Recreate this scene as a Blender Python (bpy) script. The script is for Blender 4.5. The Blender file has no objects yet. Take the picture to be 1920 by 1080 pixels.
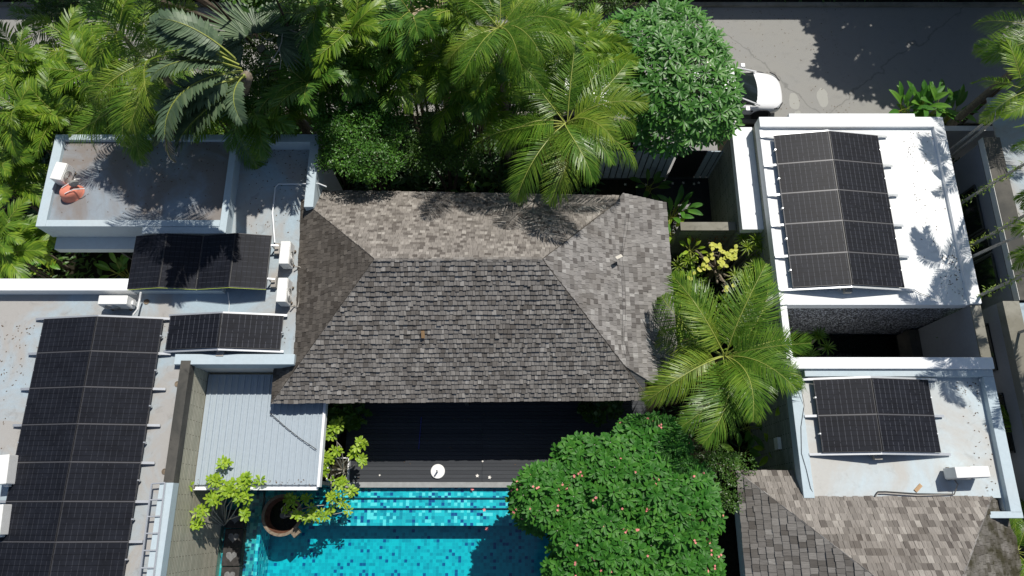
import bpy, math, random
from mathutils import Vector, Matrix, noise as mnoise
R = math.radians
random.seed(7)
# ------------------------------------------------------------------ camera, sky, sun
sc = bpy.context.scene
COL = sc.collection
F_PX, TILT, HC = 1332.0, 17.8, 25.0
cam = bpy.data.cameras.new("camera"); cam.sensor_width = 36; cam.lens = F_PX/1920*36
cam.clip_start = .1; cam.clip_end = 500
co = bpy.data.objects.new("camera", cam); COL.objects.link(co)
co.location = (0, 0, HC); co.rotation_euler = (R(TILT), 0, 0); sc.camera = co
SUN = Vector((.33, .52, 1)).normalized()
w = bpy.data.worlds.new("World"); sc.world = w; w.use_nodes = True
wn = w.node_tree; bg = wn.nodes["Background"]
sky = wn.nodes.new("ShaderNodeTexSky"); sky.sky_type = 'NISHITA'; sky.sun_disc = False
sky.sun_elevation = math.asin(SUN.z); sky.sun_rotation = math.atan2(SUN.x, SUN.y)
wn.links.new(sky.outputs[0], bg.inputs[0]); bg.inputs[1].default_value = .072
sl = bpy.data.lights.new("sun", 'SUN'); sl.energy = 4.6; sl.angle = R(.5); sl.color = (1, .955, .88)
so = bpy.data.objects.new("sun", sl); COL.objects.link(so); so.rotation_euler = SUN.to_track_quat('Z', 'Y').to_euler()
so.location = (20, 30, 60)
sc.view_settings.view_transform = 'Standard'; sc.view_settings.look = 'None'
sc.view_settings.exposure = 0; sc.view_settings.gamma = 1
try:
    sc.cycles.max_bounces = 8; sc.cycles.transparent_max_bounces = 12; sc.cycles.caustics_refractive = False
    sc.cycles.caustics_reflective = False
except Exception: pass

_ct, _st = math.cos(R(TILT)), math.sin(R(TILT))
def P(px, py, z):
    "world point at height z that stands at this place of the 1920x1080 survey picture"
    u = (px-960)/F_PX; v = (540-py)/F_PX
    k = (HC-z)/(_ct-v*_st)
    return Vector((u*k, (v*_ct+_st)*k, z))

# ------------------------------------------------------------------ mesh builder
class MB:
    def __init__(s): s.v = []; s.f = []; s.uv = {}; s.smooth = False
    def add(s, vs, fs, uvs=None):
        b = len(s.v); s.v += [tuple(q) for q in vs]
        for i, f in enumerate(fs):
            if uvs is not None: s.uv[len(s.f)] = [uvs[j] for j in f]
            s.f.append([b+j for j in f])
    def box(s, x0, x1, y0, y1, z0, z1, M=None):
        vs = [Vector((x, y, z)) for z in (z0, z1) for y in (y0, y1) for x in (x0, x1)]
        if M is not None: vs = [M @ q for q in vs]
        s.add(vs, [(0, 2, 3, 1), (4, 5, 7, 6), (0, 1, 5, 4), (2, 6, 7, 3), (0, 4, 6, 2), (1, 3, 7, 5)]); return s
    def prism(s, poly, z0, z1):
        n = len(poly)
        s.add([(p[0], p[1], z0) for p in poly]+[(p[0], p[1], z1) for p in poly],
              [tuple(range(n))[::-1], tuple(range(n, 2*n))]+[(i, (i+1) % n, n+(i+1) % n, n+i) for i in range(n)]); return s
    def tube(s, pts, rad, n=6, cap=True):
        pts = [Vector(p) for p in pts]; rings = []
        if not hasattr(rad, '__len__'): rad = [rad]*len(pts)
        prev = None
        for i, p in enumerate(pts):
            t = (pts[min(i+1, len(pts)-1)]-pts[max(i-1, 0)]).normalized()
            if prev is None: a = t.orthogonal().normalized()
            else:
                a = prev-t*prev.dot(t)
                a = a.normalized() if a.length > 1e-6 else t.orthogonal().normalized()
            prev = a; b = t.cross(a)
            rings.append([p+(a*math.cos(6.28318*k/n)+b*math.sin(6.28318*k/n))*rad[i] for k in range(n)])
        vs = [q for r in rings for q in r]; fs = []
        for i in range(len(pts)-1):
            for k in range(n):
                fs.append((i*n+k, i*n+(k+1) % n, (i+1)*n+(k+1) % n, (i+1)*n+k))
        if cap: fs += [tuple(range(n))[::-1], tuple(range((len(pts)-1)*n, len(pts)*n))]
        s.add(vs, fs); return s
    def lathe(s, prof, c=(0, 0, 0), n=28, M=None, sx=1, sy=1, cap=True):
        vs = []
        for r, z in prof:
            for k in range(n):
                a = 6.283185*k/n; q = Vector((c[0]+r*sx*math.cos(a), c[1]+r*sy*math.sin(a), c[2]+z))
                vs.append(M @ q if M is not None else q)
        fs = [(i*n+k, i*n+(k+1) % n, (i+1)*n+(k+1) % n, (i+1)*n+k) for i in range(len(prof)-1) for k in range(n)]
        if cap and prof[0][0] > 1e-4: fs.append(tuple(range(n))[::-1])
        if cap and prof[-1][0] > 1e-4: fs.append(tuple(range((len(prof)-1)*n, len(prof)*n)))
        s.add(vs, fs); return s
    def blade(s, base, d, up, L, W, bend=.3, nseg=4, fold=.15, prof=None, stem=0):
        "a leaf: three vertices across, bending down along its length"
        d = Vector(d).normalized(); up = Vector(up)
        side = d.cross(up)
        side = side.normalized() if side.length > 1e-5 else d.orthogonal().normalized()
        p = Vector(base); vs = []
        nrm = side.cross(d).normalized()
        for i in range(nseg+1):
            t = i/nseg
            wd = W*.5*(prof(t) if prof else max(.04, math.sin(math.pi*min(1, t*.93+.05))**.8))
            vs += [p-side*wd+nrm*fold*wd, p.copy(), p+side*wd+nrm*fold*wd]
            d2 = (d - nrm*bend/nseg).normalized(); nrm = side.cross(d2).normalized(); d = d2
            p = p+d*L/nseg
        fs = []
        for i in range(nseg):
            a = i*3; fs += [(a, a+1, a+4, a+3), (a+1, a+2, a+5, a+4)]
        s.add(vs, fs); return p
    def mesh(s, name, mat):
        me = bpy.data.meshes.new(name); me.from_pydata(s.v, [], s.f)
        if s.uv:
            ul = me.uv_layers.new(name="UVMap"); k = 0
            for i, f in enumerate(s.f):
                u = s.uv.get(i)
                for j in range(len(f)):
                    ul.data[k].uv = u[j] if u else (0, 0); k += 1
        for m in (mat if isinstance(mat, (list, tuple)) else [mat]): me.materials.append(m)
        if s.smooth:
            for p in me.polygons: p.use_smooth = True
        me.update(); return me
    def build(s, name, mat, parent=None, bevel=0, sub=0):
        o = bpy.data.objects.new(name, s.mesh(name, mat)); COL.objects.link(o)
        if parent is not None: o.parent = parent
        if bevel:
            b = o.modifiers.new("bevel", 'BEVEL'); b.width = bevel; b.segments = 2; b.limit_method = 'ANGLE'
        if sub:
            b = o.modifiers.new("sub", 'SUBSURF'); b.levels = sub; b.render_levels = sub
        return o
def thing(name, label, cat, loc=(0, 0, 0), rz=0, group=None):
    o = bpy.data.objects.new(name, None); COL.objects.link(o); o.empty_display_size = .3
    o.location = loc; o.rotation_euler = (0, 0, rz); tag(o, label, cat, group); return o
def tag(o, label, cat, group=None):
    o["label"] = label; o["category"] = cat
    if group: o["group"] = group
    return o
def struct(o): o["kind"] = "structure"; return o
def stuff(o): o["kind"] = "stuff"; return o
def child(name, me, parent, loc=(0, 0, 0), rot=(0, 0, 0), sca=1):
    o = bpy.data.objects.new(name, me); COL.objects.link(o); o.parent = parent
    o.location = loc; o.rotation_euler = rot; o.scale = (sca,)*3 if not hasattr(sca, '__len__') else sca
    return o
def copy_tree(o, parent=None):
    c = o.copy(); COL.objects.link(c); c.parent = parent
    for ch in o.children: copy_tree(ch, c)
    return c

# ------------------------------------------------------------------ materials
class NT:
    def __init__(s, name):
        s.m = bpy.data.materials.new(name); s.m.use_nodes = True; s.t = s.m.node_tree
        s.b = s.t.nodes["Principled BSDF"]; s.out = s.t.nodes["Material Output"]
    def n(s, typ, **kw):
        o = s.t.nodes.new("ShaderNode"+typ)
        for k, v in kw.items():
            if k.startswith('i_'): o.inputs[k[2:]].default_value = v
            else: setattr(o, k, v)
        return o
    def l(s, a, b): s.t.links.new(a, b)
    def coord(s, kind='Object', scale=(1, 1, 1), rot=(0, 0, 0)):
        c = s.n("TexCoord"); mp = s.n("Mapping"); mp.inputs['Scale'].default_value = scale
        mp.inputs['Rotation'].default_value = rot
        if kind == 'World': g = s.n("NewGeometry"); s.l(g.outputs['Position'], mp.inputs[0])
        else: s.l(c.outputs[kind], mp.inputs[0])
        return mp.outputs[0]
    def noise(s, vec, scale, detail=6, rough=.6, dist=0):
        o = s.n("TexNoise"); o.inputs['Scale'].default_value = scale; o.inputs['Detail'].default_value = detail
        o.inputs['Roughness'].default_value = rough; o.inputs['Distortion'].default_value = dist
        s.l(vec, o.inputs['Vector']); return o.outputs[0]
    def ramp(s, fac, stops, interp='LINEAR'):
        o = s.n("ValToRGB"); o.color_ramp.interpolation = interp
        e = o.color_ramp.elements
        while len(e) < len(stops): e.new(.5)
        for i, (p, c) in enumerate(stops):
            e[i].position = p; e[i].color = (*c, 1) if hasattr(c, '__len__') else (c, c, c, 1)
        s.l(fac, o.inputs[0]); return o.outputs[0]
    def mix(s, fac, a, b, mode='MIX'):
        o = s.n("MixRGB", blend_type=mode)
        for i, q in enumerate((fac, a, b)):
            if hasattr(q, 'links') or isinstance(q, bpy.types.NodeSocket): s.l(q, o.inputs[i])
            elif i == 0: o.inputs[0].default_value = q
            else: o.inputs[i].default_value = (*q, 1)
        return o.outputs[0]
    def math(s, op, a, b=0):
        o = s.n("Math", operation=op)
        for i, q in enumerate((a, b)):
            if isinstance(q, bpy.types.NodeSocket): s.l(q, o.inputs[i])
            else: o.inputs[i].default_value = q
        return o.outputs[0]
    def bump(s, h, strength=.3, dist=.01):
        o = s.n("Bump"); o.inputs['Strength'].default_value = strength; o.inputs['Distance'].default_value = dist
        s.l(h, o.inputs['Height']); s.l(o.outputs[0], s.b.inputs['Normal'])
    def base(s, c, rough=.8, spec=.3, metal=0):
        if isinstance(c, bpy.types.NodeSocket): s.l(c, s.b.inputs['Base Color'])
        else: s.b.inputs['Base Color'].default_value = (*c, 1)
        s.b.inputs['Roughness'].default_value = rough; s.b.inputs['Specular IOR Level'].default_value = spec
        s.b.inputs['Metallic'].default_value = metal; return s.m

def plain(name, c, rough=.6, spec=.4, metal=0, var=.15, scale=6):
    t = NT(name); v = t.coord('Object'); n = t.noise(v, scale)
    lo = tuple(max(0, q*(1-var)) for q in c); hi = tuple(min(1, q*(1+var)) for q in c)
    return t.base(t.ramp(n, [(.3, lo), (.7, hi)]), rough, spec, metal)

def painted_roof(name, base, stain, amount, dark=(.12, .11, .10), seed=0, dirt=.35):
    t = NT(name); v = t.coord('World'); mp = t.n("Mapping"); mp.inputs['Location'].default_value = (seed, seed*2, 0); t.l(v, mp.inputs[0]); v = mp.outputs[0]
    big = t.ramp(t.noise(v, .45, 8, .62, .6), [(.5-.12*amount-.02, 1.0), (.66-.12*amount, 0.0)])
    fine = t.noise(v, 9, 8, .7); med = t.noise(v, 2.2, 8, .7, 1.2)
    c = t.mix(t.ramp(fine, [(.3, 0), (.75, 1)]), tuple(q*.93 for q in base), tuple(min(1, q*1.05) for q in base))
    inv = t.math('SUBTRACT', 1, big)
    c = t.mix(t.math('MULTIPLY', inv, min(1, amount)), c, stain)
    c = t.mix(t.math('MULTIPLY', t.ramp(med, [(.56, 0), (.78, 1)]), dirt), c, dark)
    sp = t.ramp(t.noise(v, 38, 3, .6), [(.68, 0), (.74, 1)])
    c = t.mix(t.math('MULTIPLY', sp, dirt*.9), c, dark)
    m = t.base(c, .72, .25); t.bump(fine, .15, .01); return m

M = {}
M['white_roof'] = painted_roof('white roof paint', (.86, .88, .885), (.62, .58, .53), .32, dirt=.35)
M['blue_roof'] = painted_roof('grey blue roof paint', (.36, .45, .51), (.37, .315, .265), .68, seed=3, dirt=.5)
M['room_roof'] = painted_roof('stained raised roof', (.27, .32, .37), (.21, .175, .15), .85, seed=12, dirt=.45)
M['south_roof'] = painted_roof('pale blue roof paint', (.50, .58, .62), (.46, .38, .30), .5, seed=9, dirt=.3)
M['parapet'] = painted_roof('parapet paint', (.47, .56, .61), (.50, .52, .52), .3, seed=5, dirt=.15)
M['white_parapet'] = painted_roof('white parapet paint', (.84, .86, .88), (.7, .7, .7), .2, seed=6, dirt=.12)
M['wall'] = painted_roof('white wall render', (.66, .66, .64), (.5, .5, .48), .3, seed=8, dirt=.1)
M['mould'] = painted_roof('mouldy concrete', (.055, .055, .05), (.22, .20, .17), .3, dark=(.02, .02, .02), seed=2, dirt=.9)
M['metal_roof'] = painted_roof('blue grey sheet metal', (.37, .43, .48), (.33, .38, .42), .3, seed=15, dirt=.12)
M['grey_wall'] = painted_roof('grey render and shaded white', (.26, .28, .31), (.2, .2, .2), .3, seed=18, dirt=.2)
M['weathered'] = painted_roof('weathered coping', (.19, .18, .145), (.34, .33, .29), .5, dark=(.06, .06, .05), seed=4, dirt=.8)

def asphalt():
    t = NT('asphalt'); v = t.coord('World')
    f = t.noise(v, 60, 4, .7); b = t.noise(v, .5, 6, .6); m = t.noise(v, 3, 6, .6)
    c = t.ramp(f, [(.3, (.21, .21, .203)), (.7, (.34, .34, .325))])
    c = t.mix(t.ramp(b, [(.35, 0), (.7, .5)]), c, (.30, .29, .26))
    c = t.mix(t.ramp(m, [(.55, 0), (.8, .35)]), c, (.14, .14, .14))
    # pale worn patches and a long crack
    geo = t.n("NewGeometry")
    for (x, y, rx, ry) in ((P(1490, 195, 0).x, P(1490, 190, 0).y, .28, .55), (P(1543, 186, 0).x, P(1543, 183, 0).y, .3, .6), (P(1497, 222, 0).x, P(1497, 222, 0).y, .25, .5)):
        mp = t.n("Mapping"); t.l(geo.outputs['Position'], mp.inputs[0]); mp.inputs['Location'].default_value = (-x/rx, -y/ry, 0)
        mp.inputs['Scale'].default_value = (1/rx, 1/ry, 0)
        ln = t.n("VectorMath", operation='LENGTH'); t.l(mp.outputs[0], ln.inputs[0])
        k = t.math('ADD', ln.outputs['Value'], t.math('MULTIPLY', m, .5))
        c = t.mix(t.math('MULTIPLY', t.ramp(k, [(.95, 1), (1.15, 0)]), .45), c, (.46, .46, .42))
    vo = t.n("TexVoronoi", feature='DISTANCE_TO_EDGE'); vo.inputs['Scale'].default_value = .085
    wv = t.n("VectorMath", operation='ADD'); nn = t.n("TexNoise"); nn.inputs['Scale'].default_value = 1.2; nn.inputs['Detail'].default_value = 6
    t.l(v, nn.inputs[0]); t.l(nn.outputs['Color'], wv.inputs[0]); t.l(v, wv.inputs[1]); t.l(wv.outputs[0], vo.inputs['Vector'])
    c = t.mix(t.math('MULTIPLY', t.ramp(vo.outputs['Distance'], [(0, 1), (.0013, 0)]), .35), c, (.03, .03, .03))
    m_ = t.base(c, .9, .2); t.bump(f, .4, .01); return m_
M['asphalt'] = asphalt()

def soil():
    t = NT('dark soil'); v = t.coord('World'); n = t.noise(v, 5, 8, .7)
    m = t.base(t.ramp(n, [(.3, (.012, .011, .008)), (.6, (.03, .028, .018)), (.8, (.06, .05, .035))]), 1, .1); t.bump(n, .8, .05); return m
M['soil'] = soil()

def shingle_mat(name, stops, moss=0):
    t = NT(name); g = t.n("NewGeometry"); rnd = g.outputs['Random Per Island']
    c = t.ramp(rnd, stops)
    uv = t.coord('UV', (60, 4, 1)); gr = t.noise(uv, 1, 5, .65)
    c = t.mix(t.ramp(gr, [(.3, .55), (.7, 0)]), c, (.035, .033, .03), 'MIX')
    wv = t.coord('World'); b = t.noise(wv, .9, 6, .6)
    c = t.mix(t.ramp(b, [(.5, 0), (.8, .45)]), c, (.10, .085, .07))
    if moss: c = t.mix(t.ramp(t.noise(wv, 1.6, 8, .7), [(.35, .0), (.62, .95)]), c, (.035, .032, .015))
    m = t.base(c, .88, .2); t.bump(gr, .5, .01); return m
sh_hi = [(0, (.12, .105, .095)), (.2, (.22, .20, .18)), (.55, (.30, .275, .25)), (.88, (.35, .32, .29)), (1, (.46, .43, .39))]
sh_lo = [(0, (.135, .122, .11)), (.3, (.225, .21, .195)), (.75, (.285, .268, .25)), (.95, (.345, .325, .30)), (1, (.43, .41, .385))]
M['shingle_n'] = shingle_mat('pale tan shingles', sh_hi)  # each slope facing has its own palette, darkest to the west
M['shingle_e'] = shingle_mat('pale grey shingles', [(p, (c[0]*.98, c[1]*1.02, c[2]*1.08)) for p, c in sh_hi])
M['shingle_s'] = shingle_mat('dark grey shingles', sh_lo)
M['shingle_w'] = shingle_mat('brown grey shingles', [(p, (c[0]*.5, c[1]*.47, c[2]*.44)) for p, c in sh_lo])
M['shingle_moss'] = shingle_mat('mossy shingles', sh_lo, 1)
M['new_shingle'] = plain('unweathered shingle', (.35, .22, .11), .8)

def panel_mat(kd):
    t = NT('solar glass'); uv = t.coord('UV')
    sp = t.n("SeparateXYZ"); t.l(uv, sp.inputs[0])
    def line(src, period, width, off=0):
        a = t.math('FRACT', t.math('ADD', t.math('DIVIDE', src, period), off))
        return t.math('LESS_THAN', a, width/period)
    lu = line(sp.outputs[0], .166, .014); lv = line(sp.outputs[1], .148, .014)
    dash = t.math('GREATER_THAN', t.noise(t.coord('Object', (3, 3, 3)), 1.4, 2), .40)
    nz = t.noise(t.coord('World'), 2.5, 4)
    c = t.ramp(nz, [(.3, (.009, .010, .014)), (.7, (.015, .017, .024))])
    c = t.mix(t.math('MULTIPLY', t.math('MULTIPLY', lu, dash), kd), c, (.40, .42, .48))
    c = t.mix(t.math('MULTIPLY', lv, .85), c, (.003, .003, .004))
    return t.base(c, .42, .12)
M['pv'] = panel_mat(.06); M['pv2'] = panel_mat(.15)
M['pv_frame'] = plain('black anodised frame', (.03, .03, .033), .4, .5)
M['strip'] = plain('grey clamp strip', (.10, .10, .11), .45, .4, .3, .05)
M['alu'] = plain('aluminium rail', (.62, .64, .66), .35, .5, .6, .05)
M['acwhite'] = plain('air conditioner enamel', (.80, .80, .78), .4, .4, 0, .05)
M['acgrille'] = plain('air conditioner grille', (.30, .30, .28), .6)
M['dark'] = plain('dark plastic and gateway shade', (.02, .02, .022), .5)
M['hose'] = plain('grey pipe wrap', (.35, .33, .30), .7)
M['black_hose'] = plain('black hose', (.025, .025, .025), .6)
M['pipe_white'] = plain('white pvc', (.78, .80, .82), .4, .4, 0, .04)
M['wire_yellow'] = plain('yellow green wire', (.5, .6, .08), .5)
M['orange'] = plain('faded orange paint', (.72, .25, .17), .45, .4, 0, .2)
M['terra'] = plain('terracotta', (.12, .055, .035), .8, .2, 0, .45, 9)
M['pot_rim'] = plain('pot rim', (.20, .16, .12), .8, .2, 0, .4, 14)
M['stone'] = plain('dark stepping stone', (.045, .042, .04), .85, .2, 0, .4, 8)
M['stone_print'] = plain('grey inlay', (.17, .17, .17), .85, .2, 0, .3, 10)
M['white'] = plain('white enamel', (.85, .85, .83), .4, .4, 0, .03)
M['blue'] = plain('blue pole', (.05, .06, .35), .5)
M['bark'] = plain('palm bark', (.20, .17, .13), .95, .1, 0, .4, 12)
M['bark_pale'] = plain('pale bark', (.40, .37, .33), .9, .1, 0, .25, 10)
M['bark_dark'] = plain('dark bark', (.08, .065, .05), .95, .1, 0, .4, 10)
M['pink'] = plain('pink petals', (.80, .25, .24), .6)
M['petal'] = plain('white petals', (.85, .82, .76), .6)
M['fence'] = plain('blue grey slats', (.36, .44, .50), .6, .3, 0, .15)
M['glass'] = plain('dark window glass', (.012, .018, .018), .12, .6)
M['frame'] = plain('dark window frame', (.06, .065, .065), .5)
M['rubber'] = plain('tyre rubber', (.015, .015, .015), .8)
M['rim'] = plain('wheel rim', (.10, .10, .11), .35, .5, .7)
M['lamp'] = plain('headlamp lens', (.45, .48, .5), .1, .6)
M['black_tile'] = plain('black floor tile', (.03, .032, .036), .45, .4, 0, .35, 3)
M['moss'] = plain('moss', (.09, .11, .03), 1, .05, 0, .5, 20)
M['gravel'] = plain('pale gravel', (.35, .34, .32), .95, .1, 0, .6, 40)

def deck_mat():
    t = NT('dark stained decking'); g = t.n("NewGeometry")
    c = t.ramp(g.outputs['Random Per Island'], [(0, (.030, .035, .042)), (1, (.050, .056, .064))])
    n = t.noise(t.coord('World', (2, 40, 1)), 1, 5); c = t.mix(t.ramp(n, [(.4, .4), (.7, 0)]), c, (.03, .03, .035))
    m = t.base(c, .65, .3); return m
M['deck'] = deck_mat()

def cladding(name, c1, c2, gap):
    t = NT(name); g = t.n("NewGeometry"); s = t.n("SeparateXYZ"); t.l(g.outputs['Position'], s.inputs[0])
    cmb = t.n("CombineXYZ"); t.l(t.math('ADD', s.outputs[0], s.outputs[1]), cmb.inputs[0]); t.l(s.outputs[2], cmb.inputs[1])
    b = t.n("TexBrick"); t.l(cmb.outputs[0], b.inputs[0]); b.inputs['Scale'].default_value = 1
    b.inputs['Brick Width'].default_value = .85; b.inputs['Row Height'].default_value = .10; b.inputs['Mortar Size'].default_value = .010
    b.inputs['Color1'].default_value = (*c1, 1); b.inputs['Color2'].default_value = (*c2, 1); b.inputs['Mortar'].default_value = (*gap, 1)
    c = t.mix(t.ramp(t.noise(t.coord('World'), 3, 7, .7), [(.4, 0), (.75, .45)]), b.outputs[0], tuple(q*.45 for q in c1))
    return t.base(c, .9, .15)
M['clad'] = cladding('cream stone cladding', (.56, .53, .42), (.44, .43, .34), (.20, .19, .15))
M['clad_green'] = cladding('green grey stone cladding', (.38, .40, .34), (.27, .29, .25), (.04, .045, .04))

def pebble():
    t = NT('black pebble wash'); v = t.coord('World')
    vo = t.n("TexVoronoi"); vo.inputs['Scale'].default_value = 26; t.l(v, vo.inputs['Vector'])
    c = t.ramp(vo.outputs['Color'], [(.25, (.03, .032, .04)), (.6, (.14, .15, .18)), (.8, (.7, .75, .85))])
    m = t.base(c, .35, .5); t.bump(vo.outputs['Distance'], 1, .03); return m
M['pebble'] = pebble()

def tile_mat(name, stops, T, grout=(.10, .50, .55), gmix=.35):
    t = NT(name); v = t.coord('World', (1/T, 1/T, 1/T))
    fl = t.n("VectorMath", operation='FLOOR'); t.l(v, fl.inputs[0])
    wn_ = t.n("TexWhiteNoise", noise_dimensions='3D'); t.l(fl.outputs[0], wn_.inputs['Vector'])
    c = t.ramp(wn_.outputs['Value'], stops, 'CONSTANT')
    fr = t.n("VectorMath", operation='FRACTION'); t.l(v, fr.inputs[0]); s = t.n("SeparateXYZ"); t.l(fr.outputs[0], s.inputs[0])
    g = t.math('MAXIMUM', t.math('LESS_THAN', s.outputs[0], .09), t.math('LESS_THAN', s.outputs[1], .09))
    c = t.mix(t.math('MULTIPLY', g, gmix), c, grout)
    return t.base(c, .35, .4)
M['tile_step'] = tile_mat('mosaic step tiles', [(0, (.02, .44, .52)), (.30, (.03, .58, .64)), (.55, (.012, .30, .40)), (.68, (.22, .80, .82)), (.86, (.03, .5, .56)), (.92, (.008, .09, .28))], .107)
M['tile_floor'] = tile_mat('mosaic floor tiles', [(0, (.004, .42, .50)), (.35, (.006, .52, .58)), (.6, (.004, .33, .42)), (.80, (.006, .47, .54)), (.94, (.003, .10, .27))], .107, (.01, .65, .7), .3)
M['tile_shallow'] = tile_mat('mosaic shallow tiles', [(0, (.03, .30, .34)), (.3, (.05, .42, .42)), (.5, (.02, .18, .26)), (.66, (.22, .56, .52)), (.84, (.015, .09, .2))], .107)

def water_mat(name, tint, rough, bscale, bstr, rings=None):
    t = NT(name); t.t.nodes.remove(t.b)
    gl = t.n("BsdfGlossy"); gl.inputs['Roughness'].default_value = rough; gl.inputs['Color'].default_value = (1, 1, 1, 1)
    tr = t.n("BsdfTransparent"); tr.inputs['Color'].default_value = (*tint, 1)
    fr = t.n("Fresnel"); fr.inputs['IOR'].default_value = 1.33
    mx = t.n("MixShader"); bp = t.n("Bump"); bp.inputs['Strength'].default_value = bstr; bp.inputs['Distance'].default_value = .02
    h = t.noise(t.coord('World'), bscale, 4, .55, .8)
    if rings:
        mp = t.n("Mapping"); g = t.n("NewGeometry"); t.l(g.outputs['Position'], mp.inputs[0]); mp.inputs['Location'].default_value = (-rings[0], -rings[1], -rings[2])
        wv = t.n("TexWave", wave_type='RINGS', rings_direction='Z'); wv.inputs['Scale'].default_value = 2.6; wv.inputs['Distortion'].default_value = .8
        t.l(mp.outputs[0], wv.inputs[0]); h = t.math('ADD', t.math('MULTIPLY', h, .3), wv.outputs[1])
    t.l(h, bp.inputs['Height'])
    t.l(bp.outputs[0], gl.inputs['Normal']); t.l(bp.outputs[0], fr.inputs['Normal'])
    t.l(fr.outputs[0], mx.inputs[0]); t.l(tr.outputs[0], mx.inputs[1]); t.l(gl.outputs[0], mx.inputs[2]); t.l(mx.outputs[0], t.out.inputs[0])
    return t.m
M['water'] = water_mat('pool water', (.80, .97, .985), .03, 5, .25)
M['pond_water'] = water_mat('pond water', (.35, .42, .40), .04, 6, .35, (P(1652, 672, .3).x, P(1652, 672, .3).y, .3))

def leaf_mat(name, stops, trans=.35, rough=.42, spec=.45, tint=None):
    t = NT(name); g = t.n("NewGeometry"); oi = t.n("ObjectInfo")
    r = t.math('FRACT', t.math('ADD', g.outputs['Random Per Island'], oi.outputs['Random']))
    n = t.noise(t.coord('World'), 1.3, 4, .6)
    k = t.math('ADD', t.math('MULTIPLY', r, .6), t.math('MULTIPLY', t.ramp(n, [(.3, 0), (.7, 1)]), .4))
    c = t.ramp(k, stops); t.base(c, rough, spec)
    tl = t.n("BsdfTranslucent"); hs = t.mix(.45, c, tint or (.35, .55, .04)); t.l(hs, tl.inputs[0])
    mx = t.n("MixShader"); mx.inputs[0].default_value = trans
    t.l(t.b.outputs[0], mx.inputs[1]); t.l(tl.outputs[0], mx.inputs[2]); t.l(mx.outputs[0], t.out.inputs[0]); return t.m
M['coco'] = leaf_mat('coconut leaf', [(0, (.045, .13, .014)), (.5, (.11, .23, .022)), (1, (.27, .39, .05))], .36, .36)
M['coco_y'] = leaf_mat('yellow coconut leaf', [(0, (.10, .20, .02)), (.5, (.19, .30, .03)), (1, (.38, .44, .06))], .35, .4)
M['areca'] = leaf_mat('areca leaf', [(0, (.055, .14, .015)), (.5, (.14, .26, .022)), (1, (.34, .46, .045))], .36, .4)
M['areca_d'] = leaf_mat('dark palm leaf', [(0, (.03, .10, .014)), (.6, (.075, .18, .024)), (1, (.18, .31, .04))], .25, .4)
M['trav'] = leaf_mat('grey green paddle leaf', [(0, (.055, .10, .055)), (.6, (.11, .17, .09)), (1, (.20, .27, .15))], .15, .5, tint=(.2, .3, .1))
M['trav_dry'] = leaf_mat('dry leaf', [(0, (.35, .27, .16)), (.6, (.5, .42, .3)), (1, (.6, .55, .45))], .2, .7, .1, tint=(.5, .4, .2))
M['brown'] = leaf_mat('brown dead leaf', [(0, (.22, .07, .02)), (.6, (.35, .14, .04)), (1, (.4, .22, .08))], .2, .7, .1, tint=(.4, .15, .03))
M['frangi'] = leaf_mat('frangipani leaf', [(0, (.020, .095, .011)), (.5, (.042, .165, .018)), (1, (.09, .25, .03))], .18, .5, .25, tint=(.15, .5, .03))
M['frangi2'] = leaf_mat('glossy frangipani leaf', [(0, (.03, .11, .014)), (.5, (.06, .19, .025)), (1, (.14, .31, .055))], .2, .42, .42, tint=(.15, .5, .05))
M['small'] = leaf_mat('small dark leaf', [(0, (.012, .045, .010)), (.6, (.03, .09, .015)), (1, (.075, .16, .025))], .2, .4)
M['shrub'] = leaf_mat('dense shrub leaf', [(0, (.03, .09, .014)), (.6, (.07, .19, .025)), (1, (.14, .30, .04))], .25, .42)
M['litter'] = plain('dry leaf litter', (.13, .085, .05), .9, .1, 0, .5, 30)
M['small_m'] = leaf_mat('small mid leaf', [(0, (.03, .08, .015)), (.6, (.06, .14, .02)), (1, (.12, .22, .03))], .25, .4)
M['lime'] = leaf_mat('lime leaf', [(0, (.16, .30, .02)), (.5, (.30, .46, .03)), (1, (.48, .62, .06))], .35, .45)
M['broad'] = leaf_mat('broad leaf', [(0, (.03, .12, .015)), (.5, (.07, .21, .025)), (1, (.16, .33, .04))], .28, .38)
M['spiky'] = leaf_mat('spiky leaf', [(0, (.08, .17, .02)), (.5, (.22, .33, .03)), (1, (.42, .48, .06))], .3, .4)
M['bright'] = leaf_mat('yellow leaf', [(0, (.45, .50, .03)), (1, (.75, .72, .10))], .35, .5)
M['rachis'] = plain('leaf stem', (.30, .34, .07), .5, .4, 0, .2)
M['petiole'] = plain('pale stem', (.42, .40, .34), .7, .2, 0, .2)
M['wood_grey'] = plain('bleached branch', (.42, .39, .35), .9, .1, 0, .2, 8)

# ------------------------------------------------------------------ ground, road
g = MB()
for q in ((-90, -9.5, -60, 110), (-9.5, 5.38, .9, 110), (5.38, 90, -60, 110), (-9.5, 5.38, -60, -6.9)): g.box(*q, -1.2, -.02)
struct(g.build('ground', M['soil']))
yR = P(0, 226, 0).y; yT = P(0, 14, 0).y
g = MB(); g.box(-60, 60, yR, yT, -.3, 0); struct(g.build('road', M['asphalt']))
g = MB(); g.box(-60, 60, yT, yT+.18, -.3, .12); g.box(-60, 60, yR-.16, yR, -.3, .1); struct(g.build('kerb', M['weathered']))
o = MB().box(-60, 60, 21.9, 22.2, -.1, 3.9).build('boundary_wall', M['wall']); tag(o, 'long rendered wall on the far side of the road', 'wall')
g = MB(); g.box(4.8, 8.1, 9.6, 14.6, -.2, .03); struct(g.build('entry_yard', M['black_tile']))

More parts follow.
